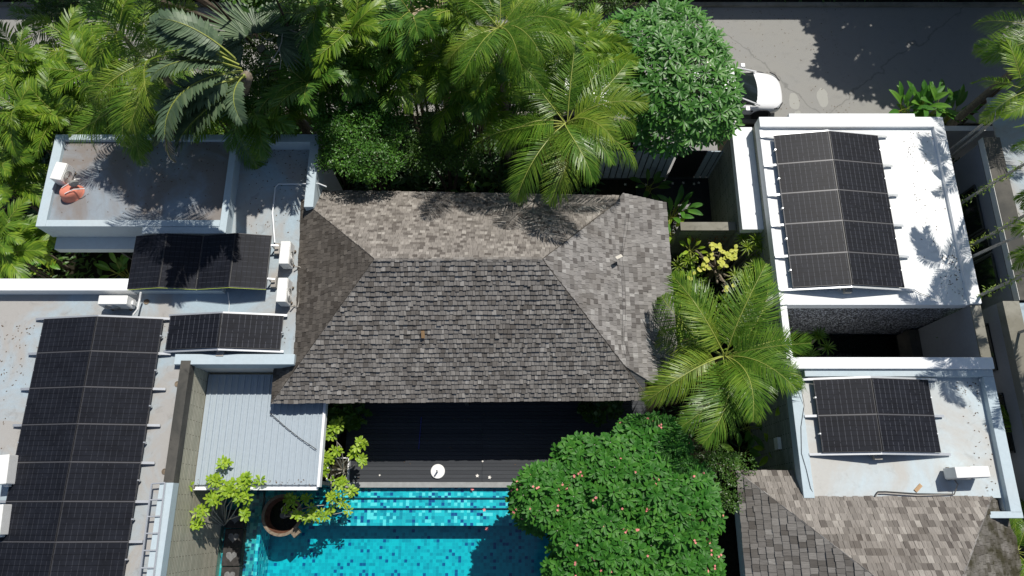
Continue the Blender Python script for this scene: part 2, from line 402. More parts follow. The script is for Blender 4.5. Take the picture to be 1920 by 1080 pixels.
# ------------------------------------------------------------------ shingled roofs
def clip(poly, a, b, c):
    out = []
    for i in range(len(poly)):
        p, q = poly[i], poly[(i+1) % len(poly)]
        dp, dq = a*p[0]+b*p[1]-c, a*q[0]+b*q[1]-c
        if dp >= 0: out.append(p)
        if (dp >= 0) != (dq >= 0):
            k = dp/(dp-dq); out.append((p[0]+(q[0]-p[0])*k, p[1]+(q[1]-p[1])*k))
    return out
def slope(name, pts, mat, parent, exp=.178, wmin=.10, wmax=.25, thick=.022, seed=1, special=()):
    "pts: polygon in space, first edge is the eave (counterclockwise seen from outside)"
    rnd = random.Random(seed); pts = [Vector(p) for p in pts]
    o = pts[0]; U = (pts[1]-pts[0]).normalized()
    Nn = Vector((0, 0, 0))
    for i in range(len(pts)): Nn += pts[i].cross(pts[(i+1) % len(pts)])
    Nn.normalize()
    if Nn.z < 0: Nn = -Nn
    V = Nn.cross(U).normalized()
    if V.z < 0: V = -V
    uv = [((p-o).dot(U), (p-o).dot(V)) for p in pts]
    ar = sum(uv[i][0]*uv[(i+1) % len(uv)][1]-uv[(i+1) % len(uv)][0]*uv[i][1] for i in range(len(uv)))
    poly = uv if ar > 0 else uv[::-1]
    m = MB(); n = len(pts)
    base = [o+U*a+V*b-Nn*.004 for a, b in poly]; low = [p-Nn*.10 for p in base]
    m.add(base+low, [tuple(range(n)), tuple(range(n, 2*n))[::-1]]+[(i, n+i, n+(i+1) % n, (i+1) % n) for i in range(n)])
    umin = min(a for a, b in poly)-.1; umax = max(a for a, b in poly)+.1; vmax = max(b for a, b in poly)
    v = -.03; row = 0
    while v < vmax:
        u = umin-rnd.random()*.2
        while u < umax:
            wd = rnd.uniform(wmin, wmax); dv = rnd.uniform(-.010, .010) + (rnd.choice((-.03, .02)) if rnd.random() < .05 else 0)
            sk = rnd.uniform(-.006, .006); th = thick*rnd.uniform(.7, 1.5)
            q = [(u+.004, v+dv), (u+wd-.004, v+dv+sk), (u+wd-.004, v+exp*1.12), (u+.004, v+exp*1.12)]
            for i in range(len(poly)):
                (x0, y0), (x1, y1) = poly[i], poly[(i+1) % len(poly)]
                a, b = -(y1-y0), (x1-x0); L = math.hypot(a, b)
                if L < 1e-6: continue
                a /= L; b /= L; tol = .03 if y0 < .02 and y1 < .02 else 0
                q = clip(q, a, b, a*x0+b*y0-tol)
                if len(q) < 3: break
            if len(q) >= 3:
                k = len(q)
                top = [o+U*a+V*b+Nn*(.004+th*(1-(b-v)/(exp*1.12))+th*.3) for a, b in q]
                bot = [o+U*a+V*b-Nn*.002 for a, b in q]
                uvs = [(a, b) for a, b in q]*2
                m.add(top+bot, [tuple(range(k))]+[(i, k+i, k+(i+1) % k, (i+1) % k) for i in range(k)], uvs)
            u += wd
        v += exp; row += 1
    return m.build(name, mat, parent)
def caps(name, a, b, mat, parent, step=.22, wd=.11, n0=Vector((0, 0, 1))):
    a = Vector(a); b = Vector(b); d = (b-a); L = d.length; d.normalize(); s = d.cross(n0).normalized(); up = s.cross(d)
    m = MB(); k = 0; t = 0
    while t < L:
        e = min(t+step*1.1, L)
        for sg in (-1, 1):
            p0 = a+d*t; p1 = a+d*e; h0, h1 = .035, .02
            q = [p0+up*h0, p1+up*h1, p1+up*(h1-.035)+s*sg*wd, p0+up*(h0-.035)+s*sg*wd]
            m.add(q+[x-up*.012 for x in q], [(0, 1, 2, 3), (7, 6, 5, 4), (0, 4, 5, 1), (1, 5, 6, 2), (2, 6, 7, 3), (3, 7, 4, 0)], [(0, 0)]*8)
        t += step
    return m.build(name, mat, parent)

pav = thing('pavilion', 'central pavilion under a grey hipped wooden shingle roof', 'house', (-1.5, 6.8, 0))
pav.location = (0, 0, 0)
RW, RE = (-3.9, 6.92, 6.1), (.86, 6.92, 6.1)
SW, SE = (-7.25, 3.28, 3.5), (4.15, 3.38, 3.5)
K1, K2, K3 = (3.3, 9.52, 4.16), (3.36, 4.24, 4.14), (4.2, 3.78, 3.82)
NW, NE0 = (-7.3, 10.2, 3.72), (3.5, 9.95, 3.80)
E0, E1_ = (5.06, 4.35, 3.56), (5.06, 9.86, 3.52)
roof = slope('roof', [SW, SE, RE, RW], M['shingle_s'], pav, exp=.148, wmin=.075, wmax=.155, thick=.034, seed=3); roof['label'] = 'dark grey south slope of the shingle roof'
o = slope('roof', [NE0, NW, RW, RE, K1], M['shingle_n'], pav, exp=.13, wmin=.09, wmax=.18, thick=.02, seed=4); o['label'] = 'pale tan north slope of the shingle roof'
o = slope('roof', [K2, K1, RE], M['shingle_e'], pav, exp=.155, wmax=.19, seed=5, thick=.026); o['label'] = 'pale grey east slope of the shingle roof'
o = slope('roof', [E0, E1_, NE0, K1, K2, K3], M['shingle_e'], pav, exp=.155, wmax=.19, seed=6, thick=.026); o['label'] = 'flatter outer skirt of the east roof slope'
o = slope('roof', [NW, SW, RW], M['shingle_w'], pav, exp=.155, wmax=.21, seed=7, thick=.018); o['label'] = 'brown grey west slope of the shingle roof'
caps('ridge_cap', RW, RE, M['shingle_s'], pav, .16, .07)
for a, b in ((SW, RW), (K2, RE), (NW, RW), (K1, RE), (SE, K2)): caps('hip_cap', a, b, M['shingle_w'], pav, .3, .03)
m = MB(); m.box(-6.3, 3.1, 4.7, 9.2, .3, 3.9); m.build('wall', M['wall'], pav)
for x in (-5.4, -3.2, -1.0, 1.2):
    f = MB().box(x, x+1.9, 4.6, 4.72, .62, 2.9).build('glass_door', M['glass'], pav)
    fr_ = MB()
    for k in (x, x+.93, x+1.84): fr_.box(k, k+.06, 4.56, 4.6, .62, 2.9)
    fr_.box(x, x+1.9, 4.55, 4.595, 2.84, 2.9); fr_.build('frame', M['frame'], f)
for x in (-5.2, -1.6, 2.4): MB().box(x, x+.14, 3.6, 3.74, .6, 3.62).build('post', M['frame'], pav)
# stray shingles on the pavilion roof and a thin tube standing in for the crease on its east side
def loose(px, py, z, L, W, rz, mat, label, tilt=(0, 0)):
    c = P(px, py, z); m = MB(); m.box(-L/2, L/2, -W/2, W/2, 0, .02)
    o = m.build('loose_shingle', mat); o.location = c; o.rotation_euler = (tilt[0], tilt[1], rz); tag(o, label, 'shingle', 'loose shingles'); return o
loose(1160, 482, 4.62, .32, .10, R(38), plain('bleached shingle', (.55, .52, .46), .8), 'pale slipped shingle lying slanted on the east slope of the central roof', (0, R(34)))
loose(793, 627, 4.86, .22, .10, R(92), M['new_shingle'], 'orange brown new shingle high on the dark south slope', (R(0), R(-36)))
loose(799, 680, 4.22, .3, .10, R(90), M['new_shingle'], 'orange brown new shingle low on the dark south slope', (R(0), R(-36)))
m = MB(); pts = []
for (a, b) in ((1180, 392), (1176, 430), (1166, 486), (1171, 520), (1173, 570), (1170, 640), (1180, 668)):
    q = P(a, b, 4.3); pts.append(q+Vector((0, 0, .05)))
m.tube(pts, .005, 5)
tag(m.build('cable', M['black_hose']), 'thin dark tube standing in for the crease of the east roof slope', 'cable')

# south-east pavilion
pv2 = thing('small_pavilion', 'corner pavilion with a square hipped shingle roof, partly in frame', 'house', (0, 0, 0))
c0 = P(1382, 884, 3.5); x0, y1 = c0.x, c0.y; x1 = 14.35; ax = (x0+x1)/2; ay = y1-(x1-x0)/2; az = 3.5+(x1-x0)/2*.66
A_ = (x0, y1, 3.5); B_ = (x1, y1, 3.5); C_ = (ax, ay, az); D_ = (x0, ay*2-y1, 3.5); E_ = (x1, ay*2-y1, 3.5)
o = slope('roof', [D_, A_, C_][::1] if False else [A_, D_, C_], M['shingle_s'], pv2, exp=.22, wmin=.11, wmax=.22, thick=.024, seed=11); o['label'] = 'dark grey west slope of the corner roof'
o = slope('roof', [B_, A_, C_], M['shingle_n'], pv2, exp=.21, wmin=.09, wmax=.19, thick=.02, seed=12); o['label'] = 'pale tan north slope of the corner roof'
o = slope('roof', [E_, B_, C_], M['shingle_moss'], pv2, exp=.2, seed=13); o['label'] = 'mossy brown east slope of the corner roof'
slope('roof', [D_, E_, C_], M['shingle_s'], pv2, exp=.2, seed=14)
for a in (A_, B_, D_, E_): caps('hip_cap', a, C_, M['shingle_e'], pv2, .3, .04)
MB().box(x0+.8, x1-.8, ay*2-y1+.8, y1-.8, .2, 3.95).build('wall', M['wall'], pv2)

# ------------------------------------------------------------------ west villa (flat roofs)
ZB = 4.1
AX0, AX1 = P(66, 425, 4.55).x, P(441, 300, 4.55).x; AY0, AY1 = P(200, 424.5, 4.55).y, P(300, 252, 4.55).y
west = thing('west_villa', 'flat roofed villa wing on the left with stained grey blue roofs', 'house', (0, 0, 0))
XE = -6.35; XC = -9.52; yC = 4.28
xg = P(262, 480, ZB).x; yg1 = P(150, 467, ZB).y; yg0 = P(150, 545, ZB).y+.25; yN = P(500, 252, ZB+.5).y
m = MB()
m.prism([(-19, -5), (XC-.35, -5), (XC-.35, yC), (XE, yC), (XE, yN), (-14.5, yN), (-14.5, AY0+.08), (xg, AY0+.08), (xg, yg0), (-19, yg0)], ZB-.35, ZB)
m.build('roof_slab', M['blue_roof'], west)
MB().box(AX0+.12, xg+.6, P(150, 467, 3.65).y, AY0+.8, 3.35, 3.65).build('ledge', M['parapet'], west)
m = MB()   # walls below the slab
m.box(-19, XC-.02, -5, yg0-.02, -.1, ZB-.34); m.box(xg+.2, -6.7, yC+.02, yg1+.6, -.1, ZB-.34); m.box(-13.6, -6.7, AY0+.35, yN-.05, -.1, ZB-.34)
m.build('wall', M['wall'], west)
# stone-clad flank towards the pool and its coping
MB().box(XC-.03, XC, -5, yC, .1, 4.32).build('stone_cladding', M['clad'], west)
ym = P(330, 905, 4.3).y
m = MB(); m.box(XC-.27, XC+.015, ym, yC+.1, ZB-.1, 4.34); m.build('coping', M['mould'], west)
m = MB(); m.box(XC-.36, XC+.02, -5, ym-.004, ZB-.1, 4.345); m.build('coping', M['parapet'], west)
# parapets
def par(x0, x1, y0, y1, z1, mat='parapet', z0=ZB-.36):
    return MB().box(x0, x1, y0, y1, z0, z1).build('parapet', M[mat], west, bevel=.012)
par(-10.0, XE-.1, yC-.012, yC+.3, ZB+.22, 'parapet')                    # south edge of the middle roof
xa, xb = P(0, 540, 4.5).x-4, P(413, 548, 4.5).x
ypb = P(200, 545, 4.5).y
par(-17.2, P(246, 540, 4.5).x, ypb, ypb+.38, 4.52, 'white_parapet')
par(P(246, 540, 4.5).x+.004, xb, ypb+.02, ypb+.34, 4.42, 'parapet')
yA1 = yN
par(AX1+.005, XE+.1, yN-.28, yN+.012, ZB+.5)
par(-6.36-.16, -6.36+.13, P(610, 388, ZB+.5).y, yN-.284, ZB+.5)
MB().box(-6.42, -6.25, P(610, 388, ZB+.5).y+.01, yN-.3, .2, ZB-.2).build('wall', M['wall'], west)
# raised room
xs = P(267, 424, 4.55).x
m = MB(); m.box(AX0+.05, AX1-.05, AY0+.05, AY1-.05, ZB-.02, 4.42); m.build('raised_roof', M['room_roof'], west)
m = MB(); m.box(AX0, AX0+.3, AY0, AY1, 3.66, 4.55); m.box(AX0+.304, AX1, AY1-.2, AY1, 3.66, 4.55)
m.box(AX1-.22, AX1, AY0-.23, AY1-.204, ZB-.3, 4.55); m.box(AX0+.304, AX1-.224, AY0, AY0+.22, 3.66, 4.55)
m.box(xs, AX1-.224, AY0-.23, AY0-.004, ZB-.3, 4.53)
m.build('parapet', M['parapet'], west, bevel=.012)
# south room window and door of the small court
m = MB(); m.box(-12.9, -11.7, yg1+.36, yg1+.44, .15, 3.2); f = m.build('window', M['glass'], west)
m = MB()
for x in (-12.95, -12.3, -11.7): m.box(x, x+.07, yg1+.30, yg1+.36, .15, 3.25)
m.box(-12.95, -11.63, yg1+.296, yg1+.356, 3.2, 3.28); m.build('frame', M['frame'], f)
struct(MB().box(-14.6, xg+.15, yg0-.1, yg1+.5, -.3, .12).build('court_floor', M['black_tile']))
m = MB()
for (a, b, z) in ((333, 722, ZB), (275, 568, ZB), (309, 886, ZB)):
    q = P(a, b-2, z); m.lathe([(.0, .004), (.06, .004), (.07, .02), (.085, .02), (.085, 0)], q)
m.build('roof_drain', M['pot_rim'], west)

# ribbed metal roof between the clad wall and the pavilion
D0x, D1x, D0y, D1y = XC+.03, P(603, 850, 3.05).x, P(480, 913, 3.0).y, yC-.06
md = thing('metal_lean_to', 'ribbed grey blue metal roof beside the stone clad wall by the pool', 'roof', (0, 0, 0))
m = MB(); m.box(D0x, D1x-.05, D0y+.06, D1y, 2.93, 3.0); n = 0; x = D0x+.12
while x < D1x-.12:
    m.box(x, x+.035, D0y+.07, D1y-.01, 2.99, 3.035); x += .2; m.box(x-.11, x-.095, D0y+.07, D1y-.01, 2.99, 3.012)
m.build('ribbed_sheet', M['metal_roof'], md)
m = MB(); m.box(D1x-.06, D1x+.02, D0y, P(603, 745, 3.1).y+.4, 2.82, 3.07); m.build('edge_trim', M['white_parapet'], md)
m = MB(); m.box(D0x, D1x-.064, D0y-.07, D0y+.05, 2.84, 2.90); m.box(D0x, D1x-.064, D0y-.09, D0y-.065, 2.84, 3.02); m.build('gutter', M['white_parapet'], md)
for (x, y) in ((D1x-.15, D0y+.15), (D1x-.15, 2.6), (-9.3, D0y+.15)):
    MB().box(x-.05, x+.05, y-.05, y+.05, .3, 2.92).build('post', M['frame'], md)
pts = [P(507, 775, 3.1), P(515, 782, 3.05), P(535, 800, 3.05), P(560, 820, 3.05), P(594, 843, 3.08)]
tag(MB().tube([p+Vector((0, 0, .02)) for p in pts], .012, 5).build('cable', M['black_hose']), 'dark cable running diagonally over the ribbed metal roof', 'cable')

# ------------------------------------------------------------------ east villa
ZE = 4.0
east = thing('east_villa', 'flat roofed villa on the right, bright white and pale blue roofs, pond court between', 'house', (0, 0, 0))
ex0, ex1, ey0, ey1 = 8.27, 14.38, 6.20, 12.70
m = MB(); m.box(ex0, ex1, ey0, ey1, ZE-.35, ZE); m.build('roof_slab', M['white_roof'], east)
MB().box(ex0+.03, ex1-.03, ey0+.03, ey1-.03, -.1, ZE-.34).build('wall', M['pebble'], east)
MB().box(ex0-.004, ex0+.028, 0.6, ey1-.02, .0, ZE-.2).build('stone_cladding', M['clad_green'], east)
m = MB(); zt = ZE+.13
m.box(ex0-.012, ex1+.02, ey1-.36, ey1+.012, ZE-.36, zt); m.box(ex1-.34, ex1+.02, ey0-.004, ey1-.364, ZE-.36, zt+.001)
m.box(ex0-.012, ex0+.1, ey0+.1, ey1-.364, ZE-.36, ZE+.02); m.box(ex0-.012, ex1-.344, ey0-.012, ey0+.12, ZE-.36, ZE+.03)
m.build('parapet', M['white_parapet'], east, bevel=.01)
m = MB(); m.box(ex0+1.0, ex1-.9, ey1-.05, ey1+.14, ZE-.3, zt+.004); m.build('parapet', M['white_parapet'], east, bevel=.01)
# low strip on the west flank
sx0 = P(1372, 240, 3.4).x; sy0 = P(1400, 430, 3.4).y
m = MB(); m.box(sx0, ex0-.006, sy0, ey1+.05, 3.1, 3.4); m.build('low_roof', M['white_parapet'], east)
MB().box(sx0+.05, ex0-.01, sy0+.05, ey1-.05, -.1, 3.09).build('stone_cladding', M['clad_green'], east)
# pond court and south block
fy1 = P(1600, 684, 4.15).y; fy0 = P(1600, 932, ZE).y-.02; gx1 = P(1880, 800, 4.15).x
sblk = MB(); sblk.prism([(ex0, fy0), (13.9, fy0), (13.9, fy0-.35), (gx1, fy0-.35), (gx1, fy1), (ex0, fy1)], ZE-.35, ZE); sblk.build('roof_slab', M['south_roof'], east)
MB().box(ex0+.03, gx1-.05, fy0+.02, fy1-.03, -.1, ZE-.34).build('wall', M['wall'], east)
m = MB(); m.box(ex0-.012, gx1+.03, fy1-.15, fy1+.2, ZE-.36, ZE+.30); m.build('parapet', M['white_parapet'], east, bevel=.02)
m = MB(); m.box(ex0+.4, gx1+.02, fy1-.36, fy1-.154, ZE-.3, ZE+.2); m.box(gx1-.3, gx1+.02, fy0-.4, fy1-.364, ZE-.3, ZE+.2)
m.box(13.3, gx1+.025, fy0-.55, fy0-.37, ZE-.3, ZE+.2); m.box(ex0-.012, ex0+.3, fy0-.01, fy1-.37, ZE-.36, ZE+.05)
m.build('parapet', M['parapet'], east, bevel=.012)
m = MB(); m.box(14.1, 14.36, fy1+.2, ey0-.02, -.1, 4.0); m.build('court_wall', M['grey_wall'], east)
m = MB(); m.box(14.09, 14.40, fy1+.21, ey0-.03, 4.0, 4.05); m.build('coping', M['weathered'], east)
MB().box(13.75, 14.095, fy1+.25, ey0-.05, -.1, 1.1).build('plinth', M['mould'], east)
MB().box(ex0, ex0+.2, fy1+.2, ey0-.02, -.1, 3.98).build('court_wall', M['white_parapet'], east)
struct(MB().box(ex0+.2, 14.1, fy1, ey0, -.3, .0).build('pond_floor', M['stone']))
struct(MB().box(ex0+.2, 13.76, fy1+.02, ey0-.02, .22, .3).build('pond_water', M['pond_water']))
m = MB()
for (a, b, z) in ((1800, 543, ZE), (1855, 752, ZE), (1838, 713, ZE), (1886, 930, ZE)):
    m.lathe([(.0, .03), (.05, .03), (.05, 0)], P(a, b, z+.02))
m.build('roof_drain', M['acwhite'], east)
m = MB()
for (a, b) in ((1410, 780), (1490, 830)): pass
q = P(1487, 832, 2.6); MB().box(ex0-.12, ex0-.01, q.y-.18, q.y+.18, 2.5, 2.8).build('wall_light', M['acwhite'], east)
# weathered garden wall between the entry yard and the planted bed
gy = P(1330, 424, 2.7).y; gx0 = P(1276, 424, 2.7).x
gw = thing('garden_wall', 'low weathered wall with mouldy pale coping beside the white villa', 'wall', (0, 0, 0))
MB().box(gx0+.02, sx0+.04, gy-.13, gy+.13, -.1, 2.6).build('wall', M['clad_green'], gw)
MB().box(gx0, sx0+.03, gy-.15, gy+.15, 2.6, 2.7).build('coping', M['weathered'], gw)

# entrance screen of vertical boards
fyy = P(1250, 334, .05).y
fe = thing('slatted_gate', 'blue grey vertical board entrance gate with a dark opening', 'gate', (0, 0, 0))
x = P(1118, 334, 0).x; k = 0
xo0, xo1, xe = P(1246, 334, 0).x, P(1300, 334, 0).x, P(1336, 334, 0).x
slp = MB()
while x < xo0-.1: slp.box(x, x+.20, fyy, fyy+.03, .06, 2.15); x += .245
slp.build('board_panel', M['fence'], fe); slp = MB()
x = xo1
while x < xe+.15: slp.box(x, x+.20, fyy, fyy+.03, .06, 2.15); x += .245
slp.build('board_panel', M['fence'], fe)
MB().box(xo0+.12, xo1-.01, fyy+.04, fyy+.08, .06, 2.1).build('gateway_shade', M['dark'], fe)  # no leaf here: dark sheet put in for the shade of the open gateway
m = MB(); m.box(P(1110, 334, 0).x, xo0, fyy+.031, fyy+.07, .1, 2.1); m.box(xo1, xe+.25, fyy+.031, fyy+.07, .1, 2.1); m.build('backing', M['dark'], fe)
MB().box(3.3, 8.0, fyy-.02, fyy+.1, -.05, .05).build('sill', M['frame'], fe)
# boundary wall piece along the road, right
bw = MB().box(14.45, 22, P(1800, 236, 2.4).y-.2, P(1800, 236, 2.4).y, -.1, 2.4).build('side_wall', M['wall']); tag(bw, 'grey rendered boundary wall at the back of the narrow side passage', 'wall')
# north garden wall hidden behind the planting
bw = MB().box(-24, 3.3, yR-.45, yR-.27, -.1, 1.1).build('garden_wall', M['weathered']); tag(bw, 'low wall between the road and the dense roadside planting', 'wall')

# ------------------------------------------------------------------ neighbour on the far right
nb = thing('neighbour_house', 'neighbouring house at the right edge with mouldy black roof edge', 'house', (0, 0, 0))
nx = 15.55
MB().box(nx+.05, 22, 6.3, 11.85, -.1, 4.0).build('wall', M['grey_wall'], nb)  # the wall is white; its shade is put into the grey
MB().box(nx+.55, 22.2, 6.28, 13.5, 4.0, 4.06).build('roof_slab', M['blue_roof'], nb)
MB().box(nx, nx+.545, 6.3, 11.9, 3.9, 4.2).build('coping', M['mould'], nb)
MB().box(nx-.02, nx-.004, 6.3, 11.9, 3.95, 4.19).build('edge_trim', M['wall'], nb)
MB().box(15.05, 22, -3, 6.28, -.1, 4.0).build('wall', M['grey_wall'], nb)  # white wall as well, with the passage shade carried by the grey
MB().box(15.0, 15.5, -3, 6.26, 3.9, 4.2).build('coping', M['weathered'], nb)
MB().box(15.51, 22, -3, 6.25, 4.0, 4.07).build('roof_slab', M['blue_roof'], nb)
for (ya, yb, z0, z1) in ((9.0, 10.6, .2, 3.3), (6.9, 8.1, .2, 3.4), (8.2, 8.95, .2, 3.4)):
    f = MB().box(nx-.0, nx+.048, ya, yb, z0, z1).build('window', M['glass'], nb)
    m = MB(); m.box(nx-.04, nx-.004, ya, ya+.06, z0, z1); m.box(nx-.04, nx-.004, yb-.06, yb, z0, z1); m.box(nx-.04, nx-.004, ya, yb, z1, z1+.06); m.build('frame', M['frame'], f)
for (ya, yb) in ((4.3, 5.8), (1.8, 3.6)):
    f = MB().box(15.0, 15.048, ya, yb, .2, 3.3).build('window', M['glass'], nb)
    m = MB(); m.box(14.96, 14.996, ya, ya+.06, .2, 3.3); m.box(14.96, 14.996, yb-.06, yb, .2, 3.3); m.build('frame', M['frame'], f)

# ------------------------------------------------------------------ solar arrays
def panel_mesh(A, B, C, D):
    "panel from four corners: A-B along u"
    m = MB(); A, B, C, D = map(Vector, (A, B, C, D)); n = (B-A).cross(D-A).normalized()
    if n.z < 0: n = -n
    L, W = (B-A).length, (D-A).length
    u, v = (B-A)/L, (D-A)/W; e = .018
    g0 = A+u*e+v*e; q = [g0, g0+u*(L-2*e), g0+u*(L-2*e)+v*(W-2*e), g0+v*(W-2*e)]
    m.add([p+n*.002 for p in q], [(0, 1, 2, 3)], [(0, 0), (L, 0), (L, W), (0, W)]); return m, (A, B, C, D, n)
def panel(par_, A, B, C, D, landscape, mt='pv'):
    m, (A, B, C, D, n) = panel_mesh(A, B, C, D)
    if not landscape:
        m.uv = {0: [(q[1], q[0]) for q in m.uv[0]]}
    g_ = m.build('solar_panel', M[mt], par_)
    f = MB(); vs = [A, B, C, D]
    f.add([p for p in vs]+[p-n*.035 for p in vs], [(0, 1, 2, 3), (7, 6, 5, 4), (0, 4, 5, 1), (1, 5, 6, 2), (2, 6, 7, 3), (3, 7, 4, 0)])
    f.build('frame', M['pv_frame'], g_); return g_
def array(label, xw, xm, xe_, yt, rows, zb, rise=.30, rh=1.045, over=.33, foot=True, mt='pv'):
    a = thing('solar_array', label, 'solar panels', ((xw+xe_)/2, yt-rows*rh/2, zb), 0, 'solar arrays on the flat roofs')
    ox, oy = a.location.x, a.location.y
    L = lambda x, y, z: Vector((x-ox, y-oy, z-zb))
    z0 = zb+.12; z1 = z0+rise
    for r in range(rows):
        ya = yt-r*(rh+.012); yb = ya-rh
        panel(a, L(xw, yb, z0), L(xm-.012, yb, z1), L(xm-.012, ya, z1), L(xw, ya, z0), True, mt)
        panel(a, L(xm+.012, yb, z1), L(xe_, yb, z0), L(xe_, ya, z0), L(xm+.012, ya, z1), True, mt)
    for r in range(rows+1):
        y = yt-r*(rh+.012)+.006; hw = .035
        sm = MB()
        for (p0, p1) in (((xw-over, z0-rise*over/(xm-xw)), (xm, z1)), ((xe_+over, z0-rise*over/(xm-xw)), (xm, z1))):
            m = MB(); dz = -.045 if 0 < r < rows else -.055
            yy0, yy1 = (y-hw, y+hw) if 0 < r < rows else ((y-.01, y+.06) if r == 0 else (y-.07, y+.0))
            vs = [L(p0[0], yy0, p0[1]+dz), L(p1[0], yy0, p1[1]+dz), L(p1[0], yy1, p1[1]+dz), L(p0[0], yy1, p0[1]+dz)]
            m.add(vs+[v-Vector((0, 0, .05)) for v in vs], [(0, 1, 2, 3), (7, 6, 5, 4), (0, 4, 5, 1), (1, 5, 6, 2), (2, 6, 7, 3), (3, 7, 4, 0)])
            if 0 < r < rows:     # thin clamp strip seen between the panels
                vs = [L(p0[0]+over, y-.011, z0+.004), L(p1[0], y-.011, p1[1]+.004), L(p1[0], y+.011, p1[1]+.004), L(p0[0]+(over if p0[0] < p1[0] else -over), y+.011, z0+.004)]
                vs[0] = L(p0[0]+(over if p0[0] < p1[0] else -over), y-.011, z0+.004)
                sm.add(vs+[v-Vector((0, 0, .01)) for v in vs], [(0, 1, 2, 3), (7, 6, 5, 4), (0, 4, 5, 1), (1, 5, 6, 2), (2, 6, 7, 3), (3, 7, 4, 0)])
            m.build('rail', M['alu'], a)
        if sm.v: sm.build('clamp_strip', M['strip'], a)
    if foot:
        for y in (yt+.03, yt-rows*rh-.10):
            m = MB(); q = L(xm-.02, y, zb); m.box(q.x-.11, q.x+.11, q.y-.11, q.y+.07, 0, .16); m.build('foot_block', M['hose'], a)
    for (x, s) in ((xw, 1), (xe_, -1)):
        for r in range(rows):
            m = MB(); q = L(x, yt-(r+.5)*rh, z0); m.box(q.x-.02, q.x+.02, q.y-.02, q.y+.02, -.0, .13); m.build('clamp', M['alu'], a)
    return a
p = P(82, 605, 4.3); q = P(303, 598, 4.3); r_ = P(183, 598, 4.55)
array('long solar array of black panels on the left flat roof', p.x-.02, r_.x, q.x+.05, q.y, 8, ZB+.08)
p = P(318, 600, 4.3); q = P(532, 592, 4.3); r_ = P(417, 590, 4.55)
array('single row solar array between the long array and the shingle roof', p.x, r_.x, q.x, q.y, 1, ZB+.08, over=.08, mt='pv2')
p = P(1450, 255, 4.2); q = P(1648, 254, 4.2); r_ = P(1555, 248, 4.5)
array('five row solar array on the bright white roof', 8.64, r_.x, 12.08, q.y, 5, ZE+.08, over=.38, mt='pv2')
p = P(1525, 714, 4.2); q = P(1740, 712, 4.2); r_ = P(1634, 708, 4.5)
array('two row solar array on the pale blue south roof', p.x, r_.x, q.x, q.y, 2, ZE+.08, over=.34, mt='pv2')
# folded array of four upright panels
xs_ = [P(250, 440, 4.5).x+.1, 0, 0, 0, P(512, 437, 4.5).x]
wd_ = (xs_[4]-xs_[0])/4
for i in (1, 2, 3): xs_[i] = xs_[0]+wd_*i
ytop, ybot = P(400, 437, 4.75).y, P(400, 541, 4.6).y
a = thing('solar_array', 'zigzag solar array of four upright panels over the small court', 'solar panels', (xs_[2], (ytop+ybot)/2, ZB), 0, 'solar arrays on the flat roofs')
zs = [4.52, 4.74, 4.56, 4.76, 4.56]
for i in range(4):
    ca = Vector((xs_[2], (ytop+ybot)/2, ZB))
    A = Vector((xs_[i]+.006, ybot, zs[i]))-ca; B = Vector((xs_[i+1]-.006, ybot, zs[i+1]))-ca
    C = Vector((xs_[i+1]-.006, ytop, zs[i+1]))-ca; D = Vector((xs_[i]+.006, ytop, zs[i]))-ca
    panel(a, A, B, C, D, False)
for yy in (ytop-.3, ybot+.35):
    m = MB(); m.tube([Vector((xs_[i], yy, zs[i]-.07))-ca for i in range(5)]+[Vector((xs_[4]+.2, yy, 4.45))-ca], .03, 4); m.build('rail', M['alu'], a)
    m = MB(); m.box(xs_[4]-ca.x+.03, xs_[4]-ca.x+.18, yy-ca.y-.2, yy-ca.y+.15, 0, .2); m.build('foot_block', M['hose'], a)
for i in range(5):
    for yy in (ytop-.3, ybot+.35): MB().box(xs_[i]-ca.x-.02, xs_[i]-ca.x+.02, yy-ca.y-.02, yy-ca.y+.02, 0.01, zs[i]-.08-ZB).build('leg', M['alu'], a)
m = MB(); m.tube([Vector((xs_[0]+(xs_[4]-xs_[0])*k/24, ybot-.02, 4.5+.2*abs(((k/12)+.0) % 1-.5)*0+.0+zs[min(4, k//6)]-4.5+(zs[min(4, k//6+1)]-zs[min(4, k//6)])*((k % 6)/6)-.01))-ca for k in range(25)], .007, 5)
m.build('wire', M['wire_yellow'], a)

